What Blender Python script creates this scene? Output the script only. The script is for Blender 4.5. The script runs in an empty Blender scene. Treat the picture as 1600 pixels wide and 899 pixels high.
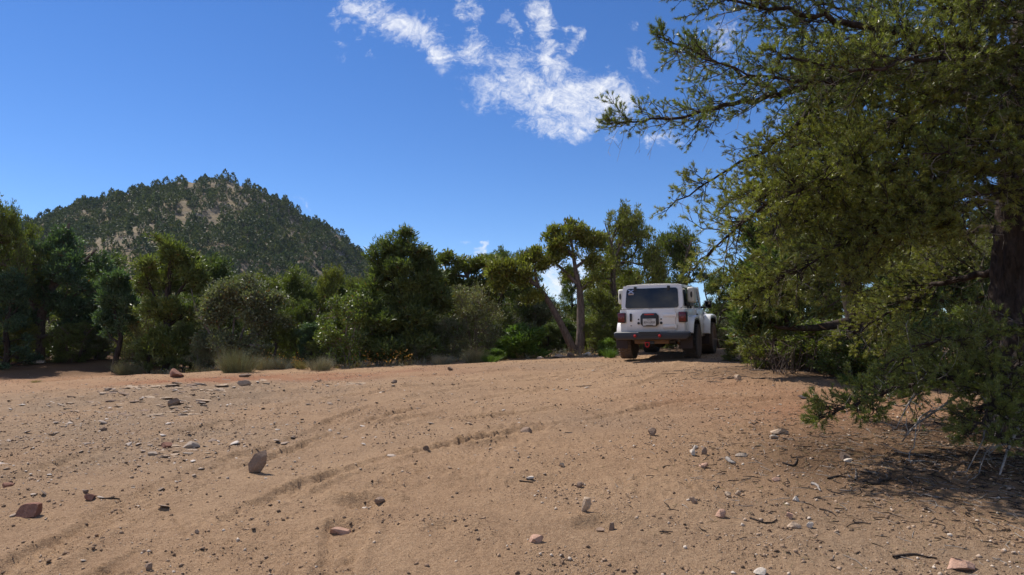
import bpy, bmesh, math, random
import numpy as np
from mathutils import Vector, Matrix

R = math.radians
scene = bpy.context.scene
COL = scene.collection

# ------------------------------------------------------------------ camera
EYE = 1.6
F = 1067.0                      # focal length in pixels of the 1600 px wide photograph
PITCH = math.atan((540 - 449.5) / F)
cam_data = bpy.data.cameras.new("camera")
cam = bpy.data.objects.new("camera", cam_data)
COL.objects.link(cam)
cam.location = (0, 0, EYE)
cam.rotation_euler = (math.pi / 2 + PITCH, 0, 0)
cam_data.sensor_width = 36.0
cam_data.lens = 36.0 * F / 1600
cam_data.clip_start = 0.1
cam_data.clip_end = 6000
scene.camera = cam

# ------------------------------------------------------------------ light
SUN_EL = R(54)
SUN_AZ = math.atan2(-0.80, 0.60)      # from +Y towards +X
sun_dir = Vector((math.sin(SUN_AZ) * math.cos(SUN_EL), math.cos(SUN_AZ) * math.cos(SUN_EL), math.sin(SUN_EL)))
sd = bpy.data.lights.new("sun", 'SUN')
sd.energy = 5.0
sd.angle = R(0.53)
sd.color = (1.0, 0.945, 0.87)
sun = bpy.data.objects.new("sun", sd)
sun.rotation_euler = sun_dir.to_track_quat('Z', 'Y').to_euler()
COL.objects.link(sun)

scene.view_settings.view_transform = 'Standard'
scene.view_settings.look = 'None'
scene.view_settings.exposure = 0.32
scene.view_settings.gamma = 1.0
scene.view_settings.use_curve_mapping = False

SKY_STRENGTH = 0.10
world = bpy.data.worlds.new("World")
scene.world = world
world.use_nodes = True


def build_world():
    nt = world.node_tree
    N = nt.nodes
    N.clear()
    L = nt.links.new

    def plug(sock, v):
        if isinstance(v, bpy.types.NodeSocket):
            L(v, sock)
        elif v is not None:
            sock.default_value = v

    def M(op, a, b=None, c=None, clamp=False):
        n = N.new('ShaderNodeMath')
        n.operation = op
        n.use_clamp = clamp
        plug(n.inputs[0], a)
        plug(n.inputs[1], b)
        plug(n.inputs[2], c)
        return n.outputs[0]

    def V(op, a, b=None, s=None, val=False):
        n = N.new('ShaderNodeVectorMath')
        n.operation = op
        plug(n.inputs[0], a)
        plug(n.inputs[1], b)
        if s is not None:
            plug(n.inputs['Scale'], s)
        return n.outputs['Value' if val else 'Vector']

    def noise(vec, scale, detail, rough, dist=0.0, lac=2.0):
        n = N.new('ShaderNodeTexNoise')
        n.inputs['Scale'].default_value = scale
        n.inputs['Detail'].default_value = detail
        n.inputs['Roughness'].default_value = rough
        n.inputs['Distortion'].default_value = dist
        n.inputs['Lacunarity'].default_value = lac
        L(vec, n.inputs['Vector'])
        return n

    def smooth(x, a, b):
        n = N.new('ShaderNodeMapRange')
        n.interpolation_type = 'SMOOTHSTEP'
        plug(n.inputs[0], x)
        n.inputs[1].default_value = a
        n.inputs[2].default_value = b
        return n.outputs[0]

    sky = N.new('ShaderNodeTexSky')
    sky.sky_type = 'NISHITA'
    sky.sun_disc = False
    sky.sun_elevation = SUN_EL
    sky.sun_rotation = SUN_AZ
    sky.altitude = 2200
    sky.air_density = 1.0
    sky.dust_density = 0.0
    sky.ozone_density = 2.6
    hs = N.new('ShaderNodeHueSaturation')
    hs.inputs['Saturation'].default_value = 1.24
    hs.inputs['Hue'].default_value = 0.509
    hs.inputs['Value'].default_value = 1.16
    L(sky.outputs[0], hs.inputs['Color'])

    tc = N.new('ShaderNodeTexCoord')
    sep = N.new('ShaderNodeSeparateXYZ')
    L(tc.outputs['Generated'], sep.inputs[0])
    x, y, z = sep.outputs
    ys = M('MAXIMUM', y, 0.05)
    comb = N.new('ShaderNodeCombineXYZ')
    L(M('DIVIDE', x, ys), comb.inputs[0])
    L(M('DIVIDE', z, ys), comb.inputs[1])
    p0 = comb.outputs[0]
    warp = noise(p0, 7.0, 5, 0.6)
    w = V('SCALE', V('SUBTRACT', warp.outputs['Color'], (0.5, 0.5, 0.5)), s=0.11)
    w2 = noise(p0, 30.0, 4, 0.6)
    w = V('ADD', w, V('SCALE', V('SUBTRACT', w2.outputs['Color'], (0.5, 0.5, 0.5)), s=0.03))
    p = V('MULTIPLY', V('ADD', p0, w), (1, 1, 0))
    segs = [  # streaks and clots of the broken cloud: ax, ay, bx, by, half width, weight
        (560, -10, 655, 30, 30, .95), (640, 20, 690, 75, 24, .85), (680, 70, 725, 105, 14, .7),
        (525, 5, 532, 62, 15, .55), (575, 58, 577, 62, 9, .6),
        (730, 55, 800, 90, 38, .8), (745, 80, 765, 150, 36, .7), (800, 120, 960, 150, 50, .8), (830, 172, 930, 180, 30, .8), (930, 130, 985, 120, 26, .7), (745, 105, 830, 165, 34, .85), (790, 90, 880, 150, 46, .9),
        (850, 140, 975, 140, 38, 1.0), (800, 150, 900, 195, 26, .8), (900, 160, 960, 110, 26, .85),
        (880, 120, 862, 70, 24, .9), (862, 70, 838, 0, 18, .85), (870, 75, 900, 45, 12, .75),
        (790, 10, 815, 48, 12, .75), (720, -5, 750, -2, 20, .7), (950, 185, 990, 170, 15, .5), (970, 125, 1010, 115, 16, .6),
        (1012, 60, 1035, 105, 18, .5), (1008, 12, 1012, 15, 9, .55),
        (1020, 205, 1060, 200, 16, .6), (860, 435, 960, 425, 34, .9), (930, 455, 1010, 470, 22, .8),
        (1110, 440, 1128, 448, 10, .9), (1178, 455, 1184, 458, 10, .9), (478, 322, 486, 328, 7, .5),
        (744, 393, 746, 398, 6, .75), (728, 390, 729, 392, 5, .5), (575, 381, 576, 383, 4, .55),
        (1240, 205, 1300, 190, 30, .6), (1120, 40, 1190, 80, 40, .5),
    ]
    mask = None
    for ax, ay, bx, by, hw, wt in segs:
        a = ((ax - 800) / F, (540 - ay) / F, 0)
        b = ((bx - 800) / F, (540 - by) / F, 0)
        ba = (b[0] - a[0], b[1] - a[1], 0)
        bb = ba[0] ** 2 + ba[1] ** 2 + 1e-9
        pa = V('SUBTRACT', p, a)
        h = M('MULTIPLY', V('DOT_PRODUCT', pa, ba, val=True), 1 / bb, clamp=True)
        d = V('LENGTH', V('SUBTRACT', pa, V('SCALE', ba, s=h)), val=True)
        m = N.new('ShaderNodeMapRange')
        m.interpolation_type = 'SMOOTHSTEP'
        L(d, m.inputs[0])
        m.inputs[1].default_value = 0.0
        m.inputs[2].default_value = hw * 1.95 / F
        m.inputs[3].default_value = wt
        m.inputs[4].default_value = 0.0
        mask = m.outputs[0] if mask is None else M('MAXIMUM', mask, m.outputs[0])
    mask = M('MULTIPLY', mask, smooth(y, 0.05, 0.15))
    # scattered clouds over the rest of the sky, on a level layer
    zs = M('MAXIMUM', z, 0.06)
    comb2 = N.new('ShaderNodeCombineXYZ')
    L(M('DIVIDE', x, zs), comb2.inputs[0])
    L(M('DIVIDE', y, zs), comb2.inputs[1])
    back = noise(comb2.outputs[0], 0.55, 3, 0.5)
    bm_ = M('MULTIPLY', smooth(back.outputs[0], 0.42, 0.62), smooth(y, 0.05, -0.25))
    bm_ = M('MULTIPLY', bm_, smooth(z, 0.02, 0.12))
    mask = M('MAXIMUM', mask, bm_)
    # wispy texture
    mp = N.new('ShaderNodeMapping')
    mp.inputs['Rotation'].default_value = (0, 0, R(38))
    mp.inputs['Scale'].default_value = (0.8, 2.2, 1.0)
    L(V('ADD', tc.outputs['Generated'], V('SCALE', w, s=0.35)), mp.inputs[0])
    t = noise(mp.outputs[0], 20, 14, 0.70, 1.0)
    t2 = noise(mp.outputs[0], 75, 8, 0.66, 1.4)
    tex = M('ADD', M('MULTIPLY', M('SUBTRACT', t.outputs[0], 0.5), 2.5), M('MULTIPLY', M('SUBTRACT', t2.outputs[0], 0.5), 1.3))
    dens = M('ADD', M('MULTIPLY', mask, 1.2), M('SUBTRACT', tex, 0.62))
    dens = M('MULTIPLY', smooth(dens, -0.2, 1.12), smooth(mask, 0.0, 0.3))
    mix = N.new('ShaderNodeMix')
    mix.data_type = 'RGBA'
    L(M('MULTIPLY', dens, 0.96), mix.inputs[0])
    L(hs.outputs[0], mix.inputs[6])
    mix.inputs[7].default_value = (8.2, 8.3, 8.6, 1)
    bg = N.new('ShaderNodeBackground')
    bg.inputs['Strength'].default_value = SKY_STRENGTH
    L(mix.outputs[2], bg.inputs['Color'])
    out = N.new('ShaderNodeOutputWorld')
    L(bg.outputs[0], out.inputs['Surface'])


build_world()

# ------------------------------------------------------------------ helpers: properties, projection, noise
def tag(o, label=None, cat=None, group=None, kind=None):
    if label: o['label'] = label
    if cat: o['category'] = cat
    if group: o['group'] = group
    if kind: o['kind'] = kind
    return o


def empty(name, loc, rz=0.0):
    o = bpy.data.objects.new(name, None)
    o.empty_display_size = 0.2
    o.location = loc
    o.rotation_euler = (0, 0, rz)
    COL.objects.link(o)
    return o


def copy_tree(o, parent=None):
    c = o.copy()
    COL.objects.link(c)
    if parent is not None:
        c.parent = parent
    for ch in o.children:
        copy_tree(ch, c)
    return c


cp, sp = math.cos(PITCH), math.sin(PITCH)


def ray(px, py):
    a, b = (px - 800) / F, (449.5 - py) / F
    return np.array((a, cp - b * sp, sp + b * cp))


def at(px, py, Y):
    d = ray(px, py)
    k = Y / d[1]
    return np.array((d[0] * k, Y, EYE + d[2] * k))


def project(P):
    P = np.asarray(P, float)
    x, y, z = P[..., 0], P[..., 1], P[..., 2] - EYE
    dep = y * cp + z * sp
    up = -y * sp + z * cp
    return 800 + F * x / dep, 449.5 - F * up / dep


_perm = {}


def perlin(x, y, seed=0):
    if seed not in _perm:
        rs = np.random.RandomState(seed + 11)
        pm = rs.permutation(256)
        an = rs.rand(256) * 2 * np.pi
        _perm[seed] = (np.concatenate([pm, pm]), np.cos(an), np.sin(an))
    pm, gx, gy = _perm[seed]
    x = np.asarray(x, float)
    y = np.asarray(y, float)
    xi = np.floor(x).astype(np.int64)
    yi = np.floor(y).astype(np.int64)
    xf, yf = x - xi, y - yi
    u = xf * xf * xf * (xf * (xf * 6 - 15) + 10)
    v = yf * yf * yf * (yf * (yf * 6 - 15) + 10)

    def g(ix, iy, dx, dy):
        h = pm[(pm[ix & 255] + iy) & 255]
        return gx[h] * dx + gy[h] * dy
    a = g(xi, yi, xf, yf)
    b = g(xi + 1, yi, xf - 1, yf)
    c = g(xi, yi + 1, xf, yf - 1)
    d = g(xi + 1, yi + 1, xf - 1, yf - 1)
    return (a + u * (b - a)) + v * ((c + u * (d - c)) - (a + u * (b - a)))


def fbm(x, y, octaves=4, seed=0, gain=0.5):
    s, amp, f = 0, 1.0, 1.0
    for k in range(octaves):
        s = s + amp * perlin(x * f + 17.3 * k, y * f - 9.1 * k, seed + k)
        amp *= gain
        f *= 2.03
    return s


def sstep(x, a, b):
    t = np.clip((x - a) / (b - a), 0, 1)
    return t * t * (3 - 2 * t)


def base_z(X, Y):
    """Large form of the ground: it climbs to the crest where the car stands, with a bank at the left."""
    X = np.asarray(X, float)
    Y = np.asarray(Y, float)
    k = 1.3
    Ye = -k * np.logaddexp(-np.clip(Y, -30, 200) / k, -18.0 / k)
    s = 0.070 + 0.0027 * np.clip(X, -16, 4.0)
    z = s * Ye
    z = z + 0.62 * sstep(-X, 10.5, 16) * sstep(Y, 19.5, 24.5)
    z = z + 0.10 * fbm(X / 5.0, Y / 5.0, 2, 3) * sstep(Y, 2, 8)
    z = z - 1.0 * sstep(Y, 60, 160)
    return z


def ground_at(px, py):
    d = ray(px, py)
    k = np.linspace(1.5, 60, 6000) / d[1]
    P = np.stack([d[0] * k, d[1] * k, EYE + d[2] * k], 1)
    below = P[:, 2] < base_z(P[:, 0], P[:, 1])
    i = int(np.argmax(below)) if below.any() else len(k) - 1
    return P[i]


def build_mesh(name, V, faces, mat=None, parent=None, smooth=False, link=True, mats=None, midx=None):
    """faces: list of (m,3) / (k,4) int arrays."""
    V = np.asarray(V, np.float32)
    faces = [np.asarray(f, np.int32) for f in faces if len(f)]
    me = bpy.data.meshes.new(name)
    me.vertices.add(len(V))
    me.vertices.foreach_set('co', V.ravel())
    nl = sum(f.size for f in faces)
    npoly = sum(len(f) for f in faces)
    if not faces:
        o = bpy.data.objects.new(name, me)
        COL.objects.link(o)
        return o
    me.loops.add(nl)
    me.polygons.add(npoly)
    me.loops.foreach_set('vertex_index', np.concatenate([f.ravel() for f in faces]))
    tot = np.concatenate([np.full(len(f), f.shape[1], np.int32) for f in faces])
    st = np.concatenate([[0], np.cumsum(tot)[:-1]]).astype(np.int32)
    me.polygons.foreach_set('loop_start', st)
    me.polygons.foreach_set('loop_total', tot)
    if smooth:
        me.polygons.foreach_set('use_smooth', np.ones(npoly, bool))
    if mats:
        for m in mats:
            me.materials.append(m)
        if midx is not None:
            me.polygons.foreach_set('material_index', np.asarray(midx, np.int32))
    elif mat:
        me.materials.append(mat)
    me.update(calc_edges=True)
    o = bpy.data.objects.new(name, me)
    if link:
        COL.objects.link(o)
    if parent is not None:
        o.parent = parent
    return o


class MB:
    """Collects numpy pieces into one mesh."""
    def __init__(self):
        self.v, self.t, self.q, self.n = [], [], [], 0

    def add(self, V, tris=None, quads=None):
        V = np.asarray(V, float)
        if len(V) == 0:
            return
        if tris is not None and len(tris): self.t.append(np.asarray(tris) + self.n)
        if quads is not None and len(quads): self.q.append(np.asarray(quads) + self.n)
        self.v.append(V)
        self.n += len(V)

    def build(self, name, mat, parent=None, smooth=False, offset=None):
        V = np.concatenate(self.v) if self.v else np.zeros((0, 3))
        if offset is not None:
            V = V - np.asarray(offset)
        f = []
        if self.t: f.append(np.concatenate(self.t))
        if self.q: f.append(np.concatenate(self.q))
        return build_mesh(name, V, f, mat, parent, smooth)


def scatter_instances(name, protos, P, rot, scale, idx, label):
    """Stuff: one object whose points each carry one of the prototype meshes."""
    n = len(P)
    o = build_mesh(name, P, [])
    me = o.data
    for nm, typ, arr, f in (('rot', 'FLOAT_VECTOR', rot, 'vector'), ('siz', 'FLOAT_VECTOR', scale, 'vector'), ('pick', 'INT', idx, 'value')):
        a = me.attributes.new(nm, typ, 'POINT')
        a.data.foreach_set(f, np.ascontiguousarray(arr, np.int32 if typ == 'INT' else np.float32).ravel())
    ng = bpy.data.node_groups.new(name + '_scatter', 'GeometryNodeTree')
    ng.interface.new_socket('Geometry', in_out='INPUT', socket_type='NodeSocketGeometry')
    ng.interface.new_socket('Geometry', in_out='OUTPUT', socket_type='NodeSocketGeometry')
    N, L = ng.nodes, ng.links.new
    gi, go = N.new('NodeGroupInput'), N.new('NodeGroupOutput')
    iop = N.new('GeometryNodeInstanceOnPoints')
    g2i = N.new('GeometryNodeGeometryToInstance')
    for p in reversed(protos):
        oi = N.new('GeometryNodeObjectInfo')
        oi.inputs['Object'].default_value = p
        oi.inputs['As Instance'].default_value = True
        L(oi.outputs['Geometry'], g2i.inputs[0]) if False else None
        L(oi.outputs['Geometry'], iop.inputs['Instance']) if len(protos) == 1 else None
        p['_oi'] = oi.name
    if len(protos) > 1:
        jn = N.new('GeometryNodeJoinGeometry')
        for p in reversed(protos):
            L(N[p['_oi']].outputs['Geometry'], jn.inputs[0])
        L(jn.outputs[0], iop.inputs['Instance'])
        iop.inputs['Pick Instance'].default_value = True
    N.remove(g2i)

    def attr(nm, typ):
        a = N.new('GeometryNodeInputNamedAttribute')
        a.data_type = typ
        a.inputs['Name'].default_value = nm
        return a.outputs['Attribute']
    e2r = N.new('FunctionNodeEulerToRotation')
    L(attr('rot', 'FLOAT_VECTOR'), e2r.inputs[0])
    L(e2r.outputs[0], iop.inputs['Rotation'])
    L(attr('siz', 'FLOAT_VECTOR'), iop.inputs['Scale'])
    L(attr('pick', 'INT'), iop.inputs['Instance Index'])
    L(gi.outputs[0], iop.inputs['Points'])
    L(iop.outputs[0], go.inputs[0])
    md = o.modifiers.new('scatter', 'NODES')
    md.node_group = ng
    return tag(o, label, None, None, 'stuff')


# ------------------------------------------------------------------ materials
def new_mat(name):
    m = bpy.data.materials.new(name)
    m.use_nodes = True
    nt = m.node_tree
    b = nt.nodes['Principled BSDF']
    return m, nt, b


def ramp(nt, fac, stops):
    n = nt.nodes.new('ShaderNodeValToRGB')
    e = n.color_ramp.elements
    while len(e) < len(stops):
        e.new(0.5)
    for k, (pos, c) in enumerate(stops):
        e[k].position = pos
        e[k].color = (*c, 1)
    nt.links.new(fac, n.inputs[0])
    return n.outputs[0]


def tex_noise(nt, scale, detail=4, rough=0.55, dist=0.0, coord='Object', vec=None):
    n = nt.nodes.new('ShaderNodeTexNoise')
    n.inputs['Scale'].default_value = scale
    n.inputs['Detail'].default_value = detail
    n.inputs['Roughness'].default_value = rough
    n.inputs['Distortion'].default_value = dist
    if vec is None:
        tc = nt.nodes.new('ShaderNodeTexCoord')
        vec = tc.outputs[coord]
    nt.links.new(vec, n.inputs['Vector'])
    return n.outputs[0]


def mixc(nt, fac, a, b, mode='MIX'):
    n = nt.nodes.new('ShaderNodeMix')
    n.data_type = 'RGBA'
    n.blend_type = mode
    for s, v in ((n.inputs[0], fac), (n.inputs[6], a), (n.inputs[7], b)):
        if isinstance(v, bpy.types.NodeSocket):
            nt.links.new(v, s)
        elif isinstance(v, (int, float)):
            s.default_value = v
        else:
            s.default_value = (*v, 1)
    return n.outputs[2]


def math_node(nt, op, a, b=0.0, clamp=False):
    n = nt.nodes.new('ShaderNodeMath')
    n.operation = op
    n.use_clamp = clamp
    for s, v in ((n.inputs[0], a), (n.inputs[1], b)):
        if isinstance(v, bpy.types.NodeSocket):
            nt.links.new(v, s)
        else:
            s.default_value = v
    return n.outputs[0]


def bump(nt, b, h, dist, strength=1.0):
    n = nt.nodes.new('ShaderNodeBump')
    n.inputs['Distance'].default_value = dist
    n.inputs['Strength'].default_value = strength
    nt.links.new(h, n.inputs['Height'])
    nt.links.new(n.outputs[0], b.inputs['Normal'])


def plain(name, col, rough=0.5, metal=0.0, noise_amt=0.0, dirt=None, dirt_z=None, coat=0.0, bump_d=0.0):
    m, nt, b = new_mat(name)
    b.inputs['Roughness'].default_value = rough
    b.inputs['Metallic'].default_value = metal
    b.inputs['Coat Weight'].default_value = coat
    c = col
    n = tex_noise(nt, 9, 6, 0.65)
    dark = tuple(x * (1 - noise_amt) for x in col)
    c = ramp(nt, n, [(0.3, dark), (0.7, col)])
    if dirt is not None:      # road dust lying on the lower parts
        tc = nt.nodes.new('ShaderNodeTexCoord')
        sp_ = nt.nodes.new('ShaderNodeSeparateXYZ')
        nt.links.new(tc.outputs['Object'], sp_.inputs[0])
        mr = nt.nodes.new('ShaderNodeMapRange')
        nt.links.new(sp_.outputs[2], mr.inputs[0])
        mr.inputs[1].default_value = dirt_z[1]
        mr.inputs[2].default_value = dirt_z[0]
        f = math_node(nt, 'MULTIPLY', mr.outputs[0], math_node(nt, 'ADD', tex_noise(nt, 14, 5, 0.7), 0.15), True)
        c = mixc(nt, f, c, dirt)
    nt.links.new(c, b.inputs['Base Color'])
    if bump_d:
        bump(nt, b, tex_noise(nt, 60, 4), bump_d)
    return m


def leaf_mat(name, dark, light, trans=0.25, rough=0.55, brown=0.0, spec=0.35, clump=1.6):
    """Leaf colour varies leaf by leaf and from one bough to the next."""
    m, nt, b = new_mat(name)
    geo = nt.nodes.new('ShaderNodeNewGeometry')
    rnd = geo.outputs['Random Per Island']
    nz = tex_noise(nt, clump, 3)
    dark = tuple(v * 0.68 for v in dark)
    light = tuple(v * 1.30 for v in light)
    trans *= 0.95
    f = math_node(nt, 'ADD', math_node(nt, 'MULTIPLY', rnd, 0.6), math_node(nt, 'MULTIPLY', math_node(nt, 'SUBTRACT', nz, 0.3), 0.9), True)
    c = ramp(nt, f, [(0.0, dark), (1.0, light)])
    oi = nt.nodes.new('ShaderNodeObjectInfo')
    c = mixc(nt, 1.0, c, ramp(nt, oi.outputs['Random'], [(0.0, (0.72, 0.80, 0.85)), (0.5, (1.0, 1.0, 1.0)), (1.0, (1.28, 1.18, 0.95))]), 'MULTIPLY')
    if brown:
        g = math_node(nt, 'GREATER_THAN', math_node(nt, 'FRACT', math_node(nt, 'MULTIPLY', rnd, 37.7)), 1 - brown)
        c = mixc(nt, g, c, (0.17, 0.085, 0.03))
    nt.links.new(c, b.inputs['Base Color'])
    b.inputs['Roughness'].default_value = rough
    b.inputs['Specular IOR Level'].default_value = spec
    tr = nt.nodes.new('ShaderNodeBsdfTranslucent')
    tcol = mixc(nt, 1.0, c, (1.25, 1.5, 0.55), 'MULTIPLY')
    nt.links.new(tcol, tr.inputs['Color'])
    mx = nt.nodes.new('ShaderNodeMixShader')
    mx.inputs[0].default_value = trans
    nt.links.new(b.outputs[0], mx.inputs[1])
    nt.links.new(tr.outputs[0], mx.inputs[2])
    nt.links.new(mx.outputs[0], nt.nodes['Material Output'].inputs['Surface'])
    return m


def bark_mat(name, a, b_, scale=18, d=0.02):
    m, nt, b = new_mat(name)
    tc = nt.nodes.new('ShaderNodeTexCoord')
    mp = nt.nodes.new('ShaderNodeMapping')
    mp.inputs['Scale'].default_value = (1, 1, 0.28)
    nt.links.new(tc.outputs['Object'], mp.inputs[0])
    n = tex_noise(nt, scale, 6, 0.65, 0.6, vec=mp.outputs[0])
    c = ramp(nt, n, [(0.32, a), (0.68, b_)])
    nt.links.new(c, b.inputs['Base Color'])
    b.inputs['Roughness'].default_value = 0.9
    b.inputs['Specular IOR Level'].default_value = 0.15
    bump(nt, b, n, d, 0.9)
    return m


MAT = {}
MAT['pine_needles'] = leaf_mat('pine_needles', (0.080, 0.098, 0.024), (0.25, 0.258, 0.072), 0.36, 0.36, 0.022, 0.5, 0.9)
MAT['pinyon'] = leaf_mat('pinyon_leaf', (0.056, 0.080, 0.025), (0.155, 0.180, 0.058), 0.32, 0.5, 0.012)
MAT['juniper'] = leaf_mat('juniper_leaf', (0.072, 0.088, 0.021), (0.190, 0.200, 0.052), 0.32, 0.55, 0.02)
MAT['bluish'] = leaf_mat('bluish_juniper_leaf', (0.050, 0.085, 0.040), (0.120, 0.165, 0.085), 0.32, 0.55, 0.01)
MAT['oak'] = leaf_mat('oak_leaf', (0.065, 0.098, 0.022), (0.165, 0.195, 0.050), 0.30, 0.45, 0.03, 0.45)
MAT['mahogany'] = leaf_mat('grey_shrub_leaf', (0.095, 0.105, 0.052), (0.215, 0.215, 0.115), 0.25, 0.5, 0.05)
MAT['bright'] = leaf_mat('bright_shrub_leaf', (0.060, 0.115, 0.018), (0.130, 0.190, 0.035), 0.32, 0.5, 0.0)
MAT['rabbit'] = leaf_mat('rabbitbrush_leaf', (0.13, 0.115, 0.055), (0.34, 0.30, 0.155), 0.08, 0.6, 0.06)
MAT['sage'] = leaf_mat('sagebrush_leaf', (0.13, 0.125, 0.092), (0.29, 0.275, 0.205), 0.08, 0.6, 0.08)
MAT['dry'] = leaf_mat('dry_weed', (0.18, 0.12, 0.05), (0.38, 0.28, 0.13), 0.25, 0.7, 0.12)
MAT['flower'] = leaf_mat('orange_flower', (0.45, 0.16, 0.03), (0.6, 0.28, 0.05), 0.25, 0.6)
MAT['hilltree'] = leaf_mat('hill_tree_leaf', (0.048, 0.066, 0.034), (0.125, 0.140, 0.066), 0.15, 0.6, 0.0, 0.2, 0.35)
MAT['hillscrub'] = leaf_mat('hill_scrub_leaf', (0.07, 0.09, 0.035), (0.16, 0.16, 0.06), 0.12, 0.6, 0.02, 0.2, 0.2)
MAT['bark_dark'] = bark_mat('dark_bark', (0.016, 0.012, 0.010), (0.075, 0.055, 0.044), 16, 0.03)
MAT['bark_juniper'] = bark_mat('juniper_bark', (0.055, 0.040, 0.032), (0.185, 0.140, 0.115), 22, 0.03)
MAT['dead_wood'] = bark_mat('dead_wood', (0.15, 0.125, 0.105), (0.36, 0.32, 0.28), 30, 0.004)
MAT['twig_wood'] = bark_mat('twig_wood', (0.09, 0.07, 0.055), (0.26, 0.21, 0.17), 30, 0.004)

# ------------------------------------------------------------------ ground
# wheel tracks, as polylines on the ground (pixel of the photograph -> ground)
def ground_line(pts):
    return np.array([ground_at(px, py)[:2] for px, py in pts])


def resample(P, step):
    P = np.asarray(P, float)
    # Catmull-Rom
    Q = np.vstack([2 * P[0] - P[1], P, 2 * P[-1] - P[-2]])
    out = []
    for i in range(1, len(Q) - 2):
        t = np.linspace(0, 1, 12, endpoint=False)[:, None]
        a, b, c, d = Q[i - 1], Q[i], Q[i + 1], Q[i + 2]
        out.append(0.5 * (2 * b + (c - a) * t + (2 * a - 5 * b + 4 * c - d) * t ** 2 + (3 * b - a - 3 * c + d) * t ** 3))
    out.append(P[-1:])
    P = np.vstack(out)
    s = np.concatenate([[0], np.cumsum(np.linalg.norm(np.diff(P, axis=0), axis=1))])
    n = max(2, int(s[-1] / step) + 1)
    tt = np.linspace(0, s[-1], n)
    return np.stack([np.interp(tt, s, P[:, k]) for k in range(P.shape[1])], 1)


TRACKS = [  # line, half width, depth, tread strength
    (ground_line([(-60, 940), (100, 850), (250, 770), (420, 712), (620, 658), (850, 622), (1010, 600), (1075, 566)]), 0.20, 0.020, 1.0),
    (ground_line([(150, 905), (270, 845), (415, 786), (600, 718), (740, 690), (840, 670), (980, 642), (1150, 622), (1380, 612)]), 0.12, 0.034, 0.3),
    (ground_line([(300, 740), (450, 690), (560, 645), (700, 612), (850, 590), (985, 566)]), 0.15, 0.026, 0.5),
    (ground_line([(520, 905), (560, 800), (640, 740), (760, 700), (900, 660), (1100, 640), (1300, 640)]), 0.16, 0.014, 0.9),
    (ground_line([(0, 640), (120, 610), (260, 600), (420, 596), (600, 592), (800, 578)]), 0.22, 0.03, 0.3),
    (ground_line([(0, 607), (120, 592), (240, 592), (420, 604), (640, 606), (850, 585)]), 0.22, 0.03, 0.2),
    (ground_line([(0, 760), (120, 715), (280, 680), (440, 640), (620, 612)]), 0.18, 0.025, 0.6),
    (ground_line([(380, 730), (520, 680), (640, 640), (760, 622), (900, 600)]), 0.09, 0.026, 0.0),
    (ground_line([(700, 655), (860, 640), (1000, 620), (1180, 600), (1300, 598)]), 0.10, 0.022, 0.0),
    (ground_line([(1010, 650), (1150, 630), (1280, 622), (1420, 628)]), 0.18, 0.03, 0.3),
]
PITS = [((570, 784), 0.16, 0.05), ((535, 826), 0.12, 0.03), ((940, 826), 0.14, 0.035), ((825, 676), 0.3, 0.035), ((690, 830), 0.12, 0.02), ((860, 755), .3, .02), ((200, 775), .25, .02)]
LEDGE_C = ground_at(250, 622)
GRAVEL_C = ground_at(80, 690)
RED_C = ground_at(440, 592)


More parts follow.
